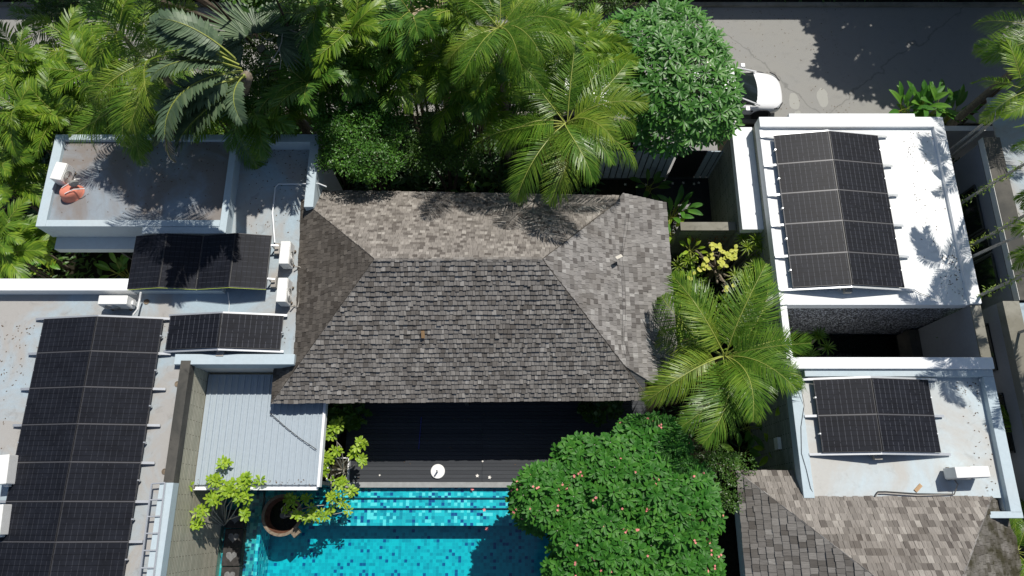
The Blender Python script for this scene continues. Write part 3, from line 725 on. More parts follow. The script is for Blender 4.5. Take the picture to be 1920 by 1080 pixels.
# ------------------------------------------------------------------ air conditioners
def aircon(label, px0, py0, z, w_, d_, h_, rz, legs=.1):
    "outdoor unit; the fan grille faces local -Y; px,py = middle of the top"
    c = P(px0, py0, z+h_+legs); a = thing('air_conditioner', label, 'air conditioner', (c.x, c.y, z), rz, 'outdoor air conditioner units on the roofs')
    m = MB(); m.box(-w_/2, w_/2, -d_/2, d_/2, legs, legs+h_); case = m.build('case', M['acwhite'], a, bevel=.02)
    m = MB(); m.box(-w_/2+.01, w_/2-.01, -d_/2-.012, -d_/2-.002, legs+.05, legs+h_-.05); m.build('front_panel', M['acwhite'], a)
    rot = Matrix.Translation((-w_*.12, -d_/2-.012, legs+h_*.5)) @ Matrix.Rotation(R(90), 4, 'X')
    m = MB(); rr = min(h_, w_)*.40
    m.lathe([(0, .012), (.05, .012), (.05, 0), (rr, 0), (rr, .02), (rr-.02, .02), (rr-.02, .006)], (0, 0, 0), 24, rot); m.build('fan_grille', M['acgrille'], a)
    m = MB()
    for k in range(7): m.tube([rot @ Vector(((rr*(k+.5)/7)*math.cos(t_*.3491), (rr*(k+.5)/7)*math.sin(t_*.3491), .018)) for t_ in range(19)], .004, 3)
    m.build('guard_ring', M['acwhite'], a)
    m = MB(); m.box(w_/2, w_/2+.05, -d_*.25, d_*.2, legs+.08, legs+.26); m.build('valve_cover', M['acwhite'], a, bevel=.01)
    for sx in (-1, 1):
        m = MB(); m.box(sx*w_*.32-.025, sx*w_*.32+.025, -d_/2-.03, d_/2+.03, 0, legs); m.build('foot', M['pot_rim'], a)
    return a
a1 = aircon('white air conditioner nearest the zigzag panels, upper of two beside the shingle roof', 533, 473, ZB, .74, .29, .50, R(90))
a2 = aircon('white air conditioner, lower of two beside the shingle roof', 528, 543, ZB, .76, .29, .52, R(90))
a3 = aircon('white air conditioner in front of the white parapet above the long solar array', 211, 562, ZB, .86, .28, .52, R(0))
a4 = aircon('white air conditioner on the pale blue south roof', 1824, 885, ZE, .95, .30, .58, R(2))
a5 = aircon('white air conditioner at the left picture edge beside the long array', 4, 880, ZB, .8, .3, .5, R(-85))
a6 = aircon('white air conditioner cut by the left picture edge, lower of two', -8, 975, ZB, .8, .3, .5, R(-85))
a7 = aircon('worn boxy white condenser leaning beside the orange wheelbarrow', 109, 320, 4.42, .60, .36, .5, R(80), .03)
def pipe(name, pts, r, mat, label, cat='pipe'):
    return tag(MB().tube(pts, r, 7).build(name, mat), label, cat)
Z = Vector((0, 0, 1))
pipe('pipe', [P(515, 455, ZB+.08), P(511, 400, ZB+.08), P(516, 352, ZB+.08), P(522, 345, ZB+.08), P(560, 345, ZB+.08), P(597, 344, ZB+.4), P(612, 350, ZB+.5)], .022, M['pipe_white'], 'white conduit bending across the shaded roof behind the zigzag panels')
pipe('hose', [P(552, 500, ZB+.2), P(560, 500, ZB+.08), P(566, 503, ZB+.06), P(568, 509, ZB+.1), P(573, 505, ZB+.15)], .02, M['hose'], 'curled pipe from the upper air conditioner to the shingle roof', 'hose')
pipe('hose', [P(545, 575, ZB+.2), P(552, 573, ZB+.06), P(558, 576, ZB+.06), P(561, 565, ZB+.06), P(563, 530, ZB+.06), P(570, 510, ZB+.12)], .022, M['hose'], 'curled pipe from the lower air conditioner along the shingle roof', 'hose')
pipe('hose', [P(250, 590, ZB+.25), P(258, 580, ZB+.3), P(262, 560, ZB+.35), P(264, 548, ZB+.45)], .03, M['acwhite'], 'white lagged pipe rising from the air conditioner to the parapet', 'hose')
pipe('cable', [P(427, 548, ZB+.3), P(430, 570, ZB+.05), P(429, 585, ZB+.05), P(424, 592, ZB+.2)], .008, M['acwhite'], 'thin white cable between the two solar arrays', 'cable')
for dy, nm, mt in ((0, 'upper', 'black_hose'), (3.0, 'lower', 'hose')):
    pipe('hose', [P(1790, 900, ZE+.3), P(1796, 908, ZE+.2), P(1789, 927, ZE+.05), P(1720, 926+dy, ZE+.05), P(1660, 922+dy, ZE+.05), P(1646, 922+dy, ZE+.05), P(1641, 930, ZE+.05)], .02, M[mt], '%s of the two hoses along the south edge of the pale blue roof' % ('black' if mt == 'black_hose' else 'grey wrapped'), 'hose')
pipe('cable', [P(1495, 690, ZE+.36), P(1508, 760, ZE+.07), P(1502, 800, ZE+.07), P(1503, 850, ZE+.07), P(1512, 880, ZE+.07), P(1520, 915, ZE+.07), P(1527, 930, ZE+.02)], .007, M['black_hose'], 'thin dark cable down the west edge of the pale blue roof', 'cable')
pipe('cable', [P(1714, 543, ZE+.05), P(1725, 550, ZE+.04), P(1745, 557, ZE+.04)], .008, M['black_hose'], 'short dark cable on the white roof below the five row array', 'cable')
o = MB().box(-.13, .13, -.05, .05, 0, .03).build('wood_offcut', plain('bare wood', (.45, .30, .17), .8)); o.location = P(1721, 915, ZE+.0); o.rotation_euler = (0, 0, R(42)); tag(o, 'small wooden offcut on the pale blue roof by the hoses', 'wood')
o = MB().box(-.035, .035, -.75, .75, 0, .03).build('weathered_board', M['mould']); o.location = P(564, 562, ZB+.0); o.rotation_euler = (0, 0, R(-4)); tag(o, 'weathered strip of board beside the two air conditioners', 'board')
o = MB().box(-.08, .08, -.35, .35, 0, .05).build('mounting_box', M['hose'], None); o.location = P(1853, 760, ZE); o.rotation_euler = (0, 0, R(25)); tag(o, 'broken brown fitting lying by the east parapet of the pale blue roof', 'debris')
o.scale = (.5, .5, 1)

# ------------------------------------------------------------------ upturned wheelbarrow
c = P(137, 364, 4.42)
wb = thing('wheelbarrow', 'faded orange wheelbarrow turned upside down on the stained roof', 'wheelbarrow', (c.x, c.y, 4.42), R(-58))
m = MB(); m.smooth = True
m.lathe([(0, .34), (.16, .335), (.25, .30), (.29, .22), (.335, .06), (.345, .02), (.36, .01), (.36, 0)], (0, 0, 0), 24, sx=.80, sy=1.05); m.build('tray', M['orange'], wb)
for s in (-1, 1):
    MB().tube([(s*.12, -.1, .36), (s*.14, .2, .38), (s*.20, .36, .33), (s*.20, .46, .24)], .014, 6).build('handle', M['acwhite'], wb)
m = MB(); m.lathe([(.05, -.03), (.13, -.035), (.15, 0), (.13, .035), (.05, .03)], (0, 0, 0), 18, Matrix.Translation((0, .30, .44)) @ Matrix.Rotation(R(90), 4, 'Y')); m.build('wheel', M['acgrille'], wb)

# ------------------------------------------------------------------ ladder
ld = thing('ladder', 'white aluminium ladder lying beside the long solar array', 'ladder', (0, 0, 0))
t0, t1 = P(286, 907, 4.35), P(311, 905, 4.35); b0, b1 = P(262, 1095, 4.35), P(288, 1095, 4.35)
for a_, b_ in ((t0, b0), (t1, b1)):
    MB().tube([a_+Z*.04, b_+(b_-a_)*.4+Z*.04], .03, 4).build('side_rail', M['alu'], ld)
n = 9
for i in range(n):
    k = i/(n-1)*1.35; MB().tube([t0+(b0-t0)*k+Z*.04, t1+(b1-t1)*k+Z*.04], .024, 5).build('rung', M['alu'], ld)
# ------------------------------------------------------------------ deck, pool
ZD = .60; yP = P(800, 914, ZD).y; xD0 = P(650, 915, ZD).x-.05; xD1 = 4.6; ZW = .5
m = MB(); y = yP+.18
while y < 5.2:
    xx = -5.6 if y > yP+.9 else xD0
    for (xa_, xb_) in ((xx, -1.0+.0), (-.992, xD1)): m.box(xa_, xb_, y, y+.115, ZD-.05, ZD)
    y += .122
struct(m.build('wooden_deck', M['deck']))
struct(MB().box(-5.6, xD1, yP+.02, 5.2, .1, ZD-.06).build('deck_base', M['dark']))
struct(MB().box(xD0, xD1, yP, yP+.172, .0, ZD+.012).build('pool_coping', M['pot_rim'] if False else plain('grey stone coping', (.30, .31, .31), .8, .2, 0, .12)))
pool = thing('swimming_pool', 'turquoise mosaic tiled swimming pool with steps along the deck', 'pool', (0, 0, 0))
xS = P(489, 1000, .45).x
y1_, y2_, y3_ = P(800, 933.5, .3).y, P(800, 953, .1).y, P(800, 985.5, -.05).y
xP0, xP1 = XC+.01, 5.4
m = MB(); m.box(xS, xP1, y1_, yP, -.9, .38); m.build('step', M['tile_step'], pool)
m = MB(); m.box(xS, xP1, y2_, y1_-.001, -.9, .30); m.build('step', M['tile_step'], pool)
m = MB(); m.box(xS, xP1, y3_, y2_-.001, -.9, .22); m.build('step', M['tile_step'], pool)
m = MB(); m.box(xS, xP1, -7, y3_-.001, -1.0, -.62); m.build('floor', M['tile_floor'], pool)
m = MB(); m.box(xP0, xS-.12, -7, 2.4, -.9, .22); m.build('shallow_floor', M['tile_shallow'], pool)
m = MB(); m.box(xS-.118, xS, -7, y3_+.35, -.9, .47); m.build('divider', M['tile_step'], pool)
m = MB(); m.box(xS-.1, xD0, yP+.02, yP+.2, -.9, .56); m.build('edge', M['tile_shallow'], pool)
for yy in (y1_, y2_): MB().box(xS, xP1, yy-.02, yy+.012, .0, (.384 if yy == y1_ else .304)).build('nosing', plain('dark blue edge tile', (.004, .09, .14), .4), pool)
struct(MB().box(xP0+.002, xP1, -7, yP-.002, ZW-.02, ZW).build('pool_water', M['water']))
# stepping stones with heart-shaped inlays
for i, (px_, py_) in enumerate(((441, 973), (437, 1009), (433, 1044), (430, 1081))):
    c = P(px_, py_, .56); rs = random.Random(i)
    s_ = thing('stepping_stone', ['square dark stepping stone partly under the lime shrub', 'square dark stepping stone with a clear heart inlay', 'square dark stepping stone with a blotchy pale inlay', 'square dark stepping stone at the bottom edge of the picture'][i], 'stepping stone', (c.x, c.y, .2), 0, 'stepping stones in the shallow pool')
    MB().box(-.29, .29, -.28, .28, 0, .35).build('slab', M['stone'], s_, bevel=.02)
    m = MB(); pts = []
    for k in range(28):
        t_ = 6.28318*k/28; x_ = 16*math.sin(t_)**3/16*.17; y_ = (13*math.cos(t_)-5*math.cos(2*t_)-2*math.cos(3*t_)-math.cos(4*t_))/16*.17
        pts.append((x_*rs.uniform(.93, 1.07), y_*rs.uniform(.93, 1.07)+.02))
    m.prism(pts, .345, .358); m.build('inlay', M['stone_print'], s_)
# big bowl
c = P(529, 966, .95)
pot = thing('water_bowl', 'large round terracotta bowl with a spout standing in the pool corner', 'bowl', (c.x, c.y, .2))
m = MB(); m.smooth = True
m.lathe([(.0, 0), (.30, 0), (.46, .25), (.60, .6), (.64, .72), (.64, .77), (.57, .77), (.55, .70), (.48, .5), (.3, .42), (0, .40)], n=40); m.build('bowl', M['terra'], pot)
m = MB(); m.lathe([(.56, .75), (.56, .80), (.65, .80), (.65, .74)], n=40, cap=False); m.build('rim', M['pot_rim'], pot)
MB().lathe([(0, .50), (.475, .50)], n=30).build('water', M['pond_water'], pot)
mm = Matrix.Rotation(R(-48), 4, 'Z'); MB().box(.58, .82, -.12, .12, .58, .79, mm).build('spout', M['pot_rim'], pot)
MB().lathe([(0, .70), (.1, .68), (.12, .42)], n=12).build('stone', M['stone_print'], pot)
# white disc table with a short post on the deck
c = P(821, 884, ZD)
ub = thing('umbrella_base', 'round white parasol base with a short steel post on the dark deck', 'parasol base', (c.x, c.y, ZD))
m = MB(); m.lathe([(0, .0), (.235, .0), (.235, .05), (.22, .065), (0, .07)], n=36); m.build('disc', M['white'], ub)
m = MB(); m.lathe([(.028, .06), (.028, .36)], n=12); m.lathe([(.02, .362), (.0, .362)], n=12); m.build('post', M['alu'], ub)
MB().lathe([(0, .363), (.02, .363)], n=10).build('opening', M['dark'], ub)
pipe('blue_pole', [P(790, 782, ZD+.03), P(785, 842, ZD+.03)], .012, M['blue'], 'thin blue pole lying on the shaded deck', 'pole')
# planter beside the metal roof
c = P(636, 880, ZD)
pl_ = thing('planter', 'white edged planter box at the left end of the deck', 'planter', (c.x, c.y, .3))
m = MB(); m.box(-.36, .36, -.38, -.34, 0, .5); m.box(-.36, .36, .34, .38, 0, .5); m.box(-.36, -.32, -.34, .34, 0, .5); m.box(.32, .36, -.34, .34, 0, .5); m.build('box', M['white'], pl_)
MB().box(-.32, .32, -.34, .34, 0, .42).build('earth', M['soil'], pl_)

# ------------------------------------------------------------------ cars
def make_car(label, loc, rz):
    a = thing('parked_car', label, 'car', loc, rz, 'white cars parked on the road behind the planting'); a.scale = (1, .95, 1)
    st = [(-2.25, .62, .62, .30), (-2.15, .80, .80, .24), (-1.6, .90, .90, .2), (-.6, .92, .93, .18), (.6, .92, .94, .18), (1.1, .92, .90, .18), (1.6, .91, .84, .2), (2.0, .84, .76, .22), (2.2, .70, .68, .26), (2.30, .42, .58, .34)]
    m = MB(); m.smooth = True; vs = []; n = 11
    for x, hw, zt_, zb_ in st:
        prof = [(0, zb_), (hw*.85, zb_), (hw*.98, zb_+.12), (hw, (zt_+zb_)/2), (hw*.97, zt_-.12), (hw*.88, zt_-.02), (hw*.45, zt_+.025), (0, zt_+.035)]
        full = prof+[(-y_, z_) for y_, z_ in prof[-2:0:-1]]
        vs += [(x, y_, z_) for y_, z_ in full]
    n = 14; fs = [(i*n+k, i*n+(k+1) % n, (i+1)*n+(k+1) % n, (i+1)*n+k) for i in range(len(st)-1) for k in range(n)]
    fs += [tuple(range(n))[::-1], tuple(range((len(st)-1)*n, len(st)*n))]
    m.add(vs, fs); m.build('body', CARP, a, sub=1)
    # glasshouse
    gs = [(-1.95, .60, .83), (-1.3, .66, 1.24), (-.5, .68, 1.42), (.15, .67, 1.40), (.75, .68, 1.12), (1.22, .74, .90)]
    m = MB(); m.smooth = True; vs = []
    for x, hw, zt_ in gs: vs += [(x, y_*hw, z_) for y_, z_ in ((-1.18, .82), (-1.0, max(.84, zt_-.07)), (-.5, zt_), (0, zt_+.02), (.5, zt_), (1.0, max(.84, zt_-.07)), (1.18, .82))]
    n = 7; m.add(vs, [(i*n+k, i*n+k+1, (i+1)*n+k+1, (i+1)*n+k) for i in range(len(gs)-1) for k in range(n-1)]); gh = m.build('window', M['glass'], a, sub=1)
    m = MB(); m.smooth = True; vs = []
    for x, hw, zt_ in ((-1.35, .60, 1.235), (-.5, .66, 1.435), (.12, .65, 1.42), (.2, .63, 1.39)): vs += [(x, y_*hw, z_+.012) for y_, z_ in ((-1, zt_-.05), (-.5, zt_), (0, zt_+.02), (.5, zt_), (1, zt_-.05))]
    n = 5; m.add(vs, [(i*n+k, i*n+k+1, (i+1)*n+k+1, (i+1)*n+k) for i in range(3) for k in range(4)]); m.build('roof', CARP, a)
    for s in (-1, 1):
        m = MB(); m.tube([(1.24, s*.80, .91), (.7, s*.74, 1.15), (.15, s*.68, 1.38), (-.6, s*.68, 1.41), (-1.4, s*.68, 1.2), (-1.95, s*.7, .86)], .035, 5); m.build('pillar', CARP, a)
        m = MB(); m.box(.62, .80, s*.93-.0, s*.93+s*.20, .92, 1.04); m.build('mirror', CARP, a, bevel=.04)
        m = MB(); m.add([(2.12, s*.60, .70), (2.24, s*.50, .64), (2.05, s*.82, .62), (1.86, s*.86, .74), (1.96, s*.78, .755)], [(0, 1, 2, 3, 4)] if s < 0 else [(4, 3, 2, 1, 0)])
        m.build('headlight', M['lamp'], a)
        m = MB(); m.tube([(2.22, s*.52, .67), (2.05, s*.80, .70), (1.84, s*.87, .76)], .022, 5); m.build('light_surround', M['dark'], a)
        for x in (-1.4, 1.42):
            rot = Matrix.Translation((x, s*.82, .33)) @ Matrix.Rotation(R(90)*-s, 4, 'X')
            m = MB(); m.lathe([(.2, -.10), (.32, -.10), (.335, 0), (.32, .11), (.21, .12)], n=26, M=rot); wl = m.build('wheel', M['rubber'], a)
            m = MB(); m.lathe([(.21, .10), (.2, .05), (.0, .05)], n=26, M=rot)
            for k in range(5):
                mk = rot @ Matrix.Rotation(R(72*k), 4, 'Z'); m.box(-.025, .025, .02, .2, .05, .11, mk)
            m.build('rim', M['rim'], wl)
            m = MB(); m.tube([Vector((x+.37*math.cos(t_), s*.915, .33+.37*math.sin(t_))) for t_ in [k*math.pi/10 for k in range(11)]], .03, 5); m.build('wheel_arch', M['dark'], a)
        m = MB(); m.box(.95, 1.02, s*.93-.005*s, s*.93+.006*s, .62, .70); m.build('side_vent', M['dark'], a)
    return a
_t = NT('car paint white'); _t.base((.85, .86, .87), .25, .6); _t.b.inputs['Coat Weight'].default_value = .5; CARP = _t.m
cn = P(1466, 175, .6)
make_car('white car parked with its bonnet clear of the glossy round tree', (cn.x-2.28, cn.y+.03, 0), 0)
cn2 = P(1150, 185, .6)
make_car('white car almost hidden behind the coconut palm fronds', (cn2.x-2.0, cn.y+.05, 0), 0)

# ================================================================== PLANTING
def frond_mesh(name, mat, L=3.2, n=55, ll=.75, lw=.034, arch=1.1, droop=.6, a0=72, a1=28, curl=.0, seed=1, start=.14, nseg=3, lift=.25, rach=.022, prof=None, wob=.05):
    rnd = random.Random(seed); m = MB(); pts = []; tans = []; N = 22
    p = Vector((0, 0, 0)); pitch = lift; yaw = 0
    for i in range(N+1):
        t = i/N; d = Vector((math.cos(pitch)*math.cos(yaw), math.cos(pitch)*math.sin(yaw), math.sin(pitch)))
        pts.append(p.copy()); tans.append(d); p = p+d*L/N; pitch -= arch/N*(.4+1.2*t); yaw += curl/N*(1+t)
    m.tube(pts, [rach*(1-.85*i/N) for i in range(N+1)], 4)
    nr = len(m.f); mats = [0]*nr
    for i in range(n):
        t = start+(1-start)*(i+rnd.random()*.4)/n; x = min(t*N, N-1e-3); k = int(x); fr = x-k
        b = pts[k].lerp(pts[k+1], fr); T = tans[k].lerp(tans[k+1], fr).normalized()
        side = T.cross(Vector((0, 0, 1))).normalized(); up = side.cross(T)
        tt = (t-start)/(1-start); pr = (math.sin(math.pi*min(1, (tt*.86+.16)))**.55) if prof is None else prof(tt)
        for sg in (-1, 1):
            ang = R(a0+(a1-a0)*tt+rnd.uniform(-6, 6)); l = ll*pr*rnd.uniform(.85, 1.08)
            d = (T*math.cos(ang)+side*sg*math.sin(ang)+up*rnd.uniform(.0, .22)).normalized()
            wv = (T-d*T.dot(d)).normalized(); q = b.copy(); vs = []; wd = lw*rnd.uniform(.8, 1.15)
            dr = droop*rnd.uniform(.7, 1.3)
            for s_ in range(nseg+1):
                f = s_/nseg; ww = wd*(.35, 1, .8, .06)[s_] if nseg == 3 else wd*(.5, 1, .08)[s_]
                vs += [q-wv*ww*.5, q+wv*ww*.5+up*ww*.25*sg]
                d = (d+Vector((0, 0, -1))*dr*(.25+f*.5)/nseg*1.6+Vector((rnd.uniform(-wob, wob), rnd.uniform(-wob, wob), 0))).normalized(); q = q+d*l/nseg
            m.add(vs, [(2*j, 2*j+1, 2*j+3, 2*j+2) for j in range(nseg)]); mats += [1]*nseg
    me = m.mesh(name, [M['rachis'], mat])
    for pl, mi in zip(me.polygons, mats): pl.material_index = mi
    return me
def lib(mat, k, **kw):
    return [frond_mesh('frond', mat, seed=100*k+i, curl=(-.35, .3, .0, .6, -.6)[i % 5], **{**kw, 'arch': kw.get('arch', 1.1)*(.85+.12*(i % 4)), 'droop': kw.get('droop', .6)*(.75, 1.25, 1.0, 1.5)[i % 4]}) for i in range(5)]
COCO = lib(M['coco'], 1, L=3.0, n=84, ll=.88, lw=.026, arch=1.5, droop=1.0)
COCOY = lib(M['coco_y'], 2, L=2.9, n=80, ll=.82, lw=.026, arch=1.65, droop=1.0)
AREC = lib(M['areca'], 3, L=1.7, n=26, ll=.50, lw=.052, arch=1.5, droop=.8, a0=62, a1=25, rach=.014)
ARECD = lib(M['areca_d'], 4, L=1.9, n=24, ll=.55, lw=.06, arch=1.4, droop=.7, a0=64, a1=25, rach=.014)
SLIM = lib(M['areca'], 5, L=1.9, n=44, ll=.55, lw=.04, arch=1.6, droop=.9, a0=66, a1=25, rach=.014)
BROWN = lib(M['brown'], 6, L=1.4, n=26, ll=.35, lw=.03, arch=2.0, droop=1.4, rach=.014)
FERN = lib(M['spiky'], 7, L=.9, n=22, ll=.22, lw=.045, arch=1.3, droop=.3, a0=80, a1=55, rach=.01, lift=.7)
PAD = lib(M['trav'], 8, L=2.6, n=36, ll=.60, lw=.12, arch=1.1, droop=.55, a0=78, a1=42, rach=.035, start=.22, prof=lambda t: math.sin(math.pi*(t*.90+.07))**.45, wob=.03)
PADD = lib(M['trav_dry'], 9, L=1.6, n=18, ll=.42, lw=.10, arch=1.6, droop=1.0, a0=70, a1=30, rach=.03, start=.15)
for q in PAD: pass

def trunk(parent, p0, p1, r0, r1, mat, bendv=(0, 0, 0), n=8, name='trunk'):
    m = MB(); p0 = Vector(p0); p1 = Vector(p1); pts = []; rr = []
    for i in range(n+1):
        t = i/n; pts.append(p0.lerp(p1, t)+Vector(bendv)*math.sin(math.pi*t)); rr.append(r0+(r1-r0)*t)
    m.smooth = True; m.tube(pts, rr, 8); return m.build(name, mat, parent)
def palm(label, px, py, z, fr, n, seed, sc_=1.0, base=None, name='coconut_palm', cat='palm tree', group=None, tr=.13, mat='bark', az=None, lifts=(.55, -.35), extra=None, stems=1):
    "px,py,z: heart of the crown"
    rnd = random.Random(seed); c = P(px, py, z); b = Vector(base) if base else Vector((c.x+rnd.uniform(-.3, .3), c.y+rnd.uniform(-.3, .3), 0))
    a = thing(name, label, cat, (b.x, b.y, 0), 0, group)
    h = c-Vector((b.x, b.y, 0)); h0 = h.copy()
    for k in range(stems):
        off = Vector((rnd.uniform(-.35, .35), rnd.uniform(-.35, .35), 0)) if stems > 1 else Vector((0, 0, 0))
        trunk(a, (off.x, off.y, -.05), (h.x+off.x*.3, h.y+off.y*.3, h.z-.1*k), tr*1.2, tr*.75, M[mat], (rnd.uniform(-.15, .15), rnd.uniform(-.15, .15), 0))
    for i in range(n):
        ang = (az[i] if az else i*137.5+rnd.uniform(-14, 14)); t = i/max(1, n-1)
        li = lifts[0]+(lifts[1]-lifts[0])*(i % 5)/4 + rnd.uniform(-.12, .12) if az is None else rnd.uniform(lifts[1], lifts[0])
        s = sc_*rnd.uniform(.85, 1.1)
        off = Vector((rnd.uniform(-.25, .25), rnd.uniform(-.25, .25), 0))*(.9 if stems > 1 else .15)
        child('frond', rnd.choice(fr), a, tuple(h0+off), (rnd.uniform(-.35, .35), -li, R(ang)), s)
    if extra: extra(a, h0)
    return a
def mixl(a, b): return a+b
# large coconut palms
palm('coconut palm with long drooping fronds over the north eave of the shingle roof', 1062, 232, 6.6, COCO+COCO[:3]+COCOY[:2], 18, 11, .95, base=(1.5, 11.6), lifts=(.75, -.45))
palm('coconut palm with yellow green fronds between the shingle roof and the white villa', 1358, 668, 4.9, COCO+COCO+COCOY[:3], 17, 27, .98, base=(6.6, 4.6), lifts=(.9, -.3))
palm('coconut palm at the top left, yellow green fronds arching towards the left', 285, 112, 8.6, COCO+COCOY[:3], 15, 35, .85, base=(-11.2, 12.9), lifts=(.6, -.5))
palm('coconut palm at the top middle with a full crown above the road', 935, 52, 8.4, COCO+COCOY[:2], 17, 46, .78, lifts=(.7, -.4))
palm('coconut palm whose frond hangs over the north parapet of the raised roof', 250, 175, 6.0, COCO, 9, 57, .85, az=[-95, -70, -120, -40, -150, 160, 90, 40, 10], lifts=(.15, -.3))
palm('dark coconut palm leaning over the flat roof behind the bare branched tree', 440, 190, 5.0, COCO[:3], 8, 58, .85, az=[-10, -30, -50, 20, 170, -80, 60, 120], lifts=(.2, -.3))
palm('coconut palm partly in frame in the top right corner by the road', 1990, 60, 7.0, COCO, 14, 68, .8, lifts=(.6, -.4))

# areca palms: hand placed clumps
AL = [
 (90, 150, 3.6, 'A', 'areca palm at the left, its fronds over the shaded road corner'),
 (55, 225, 3.2, 'A', 'yellow green areca palm just above the left end of the raised roof'),
 (140, 95, 4.2, 'A', 'areca palm left of the large yellow green coconut palm'),
 (150, 200, 3.4, 'A', 'areca palm directly behind the left part of the raised roof'),
 (205, 225, 3.0, 'A', 'low areca palm behind the middle of the raised roof'),
 (18, 165, 3.8, 'A', 'areca palm at the left picture edge level with the road corner'),
 (25, 300, 3.4, 'A', 'bright areca palm left of the raised roof, upper of two'),
 (12, 355, 3.0, 'A', 'areca palm left of the raised roof, lower of two'),
 (15, 445, 3.3, 'A', 'bright areca palm at the left edge beside the small court'),
 (25, 480, 3.0, 'S', 'fine leaved palm touching the white parapet at the left edge'),
 (575, 160, 6.4, 'D', 'dark broad leaved palm right of the bare branched tree'),
 (545, 205, 4.4, 'A', 'areca palm with yellow tips hanging towards the flat roof'),
 (640, 140, 5.4, 'D', 'dark palm between the fine leaved tree and the brown fronded palm'),
 (690, 105, 5.8, 'D', 'dark palm with one brown dead frond'),
 (760, 80, 6.2, 'D', 'dark palm beside the rough grey trunk'),
 (720, 175, 5.0, 'D', 'dark palm above the dense dark shrub'),
 (800, 130, 5.6, 'A', 'areca palm left of the top middle coconut palm'),
 (850, 175, 5.2, 'A', 'areca palm with a yellow frond pointing down between shrubs'),
 (960, 120, 6.4, 'A', 'bright areca palm in front of the top middle coconut palm'),
 (900, 150, 5.6, 'D', 'dark palm under the top middle coconut palm'),
 (1100, 95, 5.0, 'A', 'bright yellow green areca palm left of the glossy round tree'),
 (1130, 135, 4.3, 'A', 'areca palm hanging against the left side of the glossy round tree'),
 (1062, 130, 3.6, 'D', 'dark palm above the half hidden white car'),
 (400, 210, 4.6, 'A', 'shaded areca palm under the big grey green paddle leaves'),
 (330, 215, 2.8, 'D', 'dark palm under the lowest paddle leaf'),
 (600, 25, 7.4, 'D', 'dark palm at the top edge right of the fan of grey green leaves'),
 (870, 30, 7.6, 'A', 'areca palm at the top edge left of the middle coconut crown'),
 (110, 35, 3.2, 'D', 'dark palm at the top left corner in front of the road'),
 (490, 215, 5.0, 'D', 'dark palm behind the middle of the flat left roof'),
 (1000, 190, 3.8, 'D', 'dark palm half under the coconut palm by the half hidden car'),
 (735, 135, 5.8, 'A', 'bright areca palm between two dark palms above the dense shrub'),
 (665, 60, 7.2, 'A', 'areca palm below the dark tree at the top edge'),
 (620, 95, 6.6, 'A', 'areca palm right of the tall tree with bare twigs'),
 (845, 105, 6.0, 'A', 'bright areca palm right below the dry grey trunk'),
 (905, 200, 4.4, 'A', 'areca palm between the olive shrub and the coconut palm'),
 (780, 30, 7.4, 'D', 'dark palm left of the dry grey trunk at the top edge'),
 (1010, 60, 7.0, 'A', 'areca palm right of the top middle coconut crown'),
 (1060, 100, 6.2, 'A', 'yellow tipped areca palm between coconut crown and glossy tree'),
 (230, 60, 6.4, 'A', 'areca palm below the dark tree at the top left'),
 (170, 130, 5.2, 'A', 'areca palm left below the yellow green coconut palm'),
 (110, 215, 4.2, 'A', 'areca palm above the left corner of the raised roof'),
 (300, 225, 4.2, 'A', 'areca palm under the tip of the lowest paddle leaf'),
 (30, 215, 4.4, 'A', 'areca palm at the left edge above the raised roof corner'),
 (40, 120, 4.4, 'A', 'areca palm at the left edge beside the shaded road'),
]
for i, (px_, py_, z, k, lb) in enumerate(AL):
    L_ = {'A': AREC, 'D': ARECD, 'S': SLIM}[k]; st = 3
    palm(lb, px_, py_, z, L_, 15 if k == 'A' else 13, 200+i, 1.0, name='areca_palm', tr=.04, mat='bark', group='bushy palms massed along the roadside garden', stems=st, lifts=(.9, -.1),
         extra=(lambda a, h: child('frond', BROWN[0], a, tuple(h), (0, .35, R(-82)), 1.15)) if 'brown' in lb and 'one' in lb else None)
# slender palms in the passage on the right; trunks show as mossy poles
for i, (px_, py_, z, bx, by, lb, k) in enumerate((
    (1925, 165, 6.6, 14.85, 12.0, 'slender palm with a twin trunk rising over the back wall of the side passage', 2),
    (2000, 262, 8.0, 14.9, 9.9, 'slender mossy trunked palm over the neighbour roof, uppermost frond at the edge', 1),
    (2010, 352, 8.2, 14.95, 8.5, 'slender mossy trunked palm crossing the black roof edge of the neighbour', 1),
    (2020, 400, 8.2, 14.9, 7.9, 'slender palm with a bare pale trunk crossing the neighbour roof edge', 1),
    (2010, 475, 8.0, 14.85, 6.6, 'slender mossy trunked palm beside the lower corner of the white roof', 1),
    (2110, 560, 7.6, 14.8, 5.2, 'slender palm with a thin trunk beside the pond court wall', 1))):
    cc = P(px_, py_, z)
    palm(lb, px_, py_, z, SLIM, 11, 300+i, .82, base=(cc.x*.2+bx*.8, by), name='slender_palm', tr=.05, mat='bark_pale', group='slender palms in the side passage', stems=k, lifts=(.7, -.4))
palm('dark feathery palm in the bottom right corner below the mossy roof', 1905, 1035, 3.2, COCO, 12, 330, .55, name='palm', tr=.07, lifts=(.5, -.3))
palm('small palm at the right edge beside the parapet of the pale blue roof', 1935, 830, 3.0, SLIM, 10, 331, .9, name='areca_palm', tr=.04)

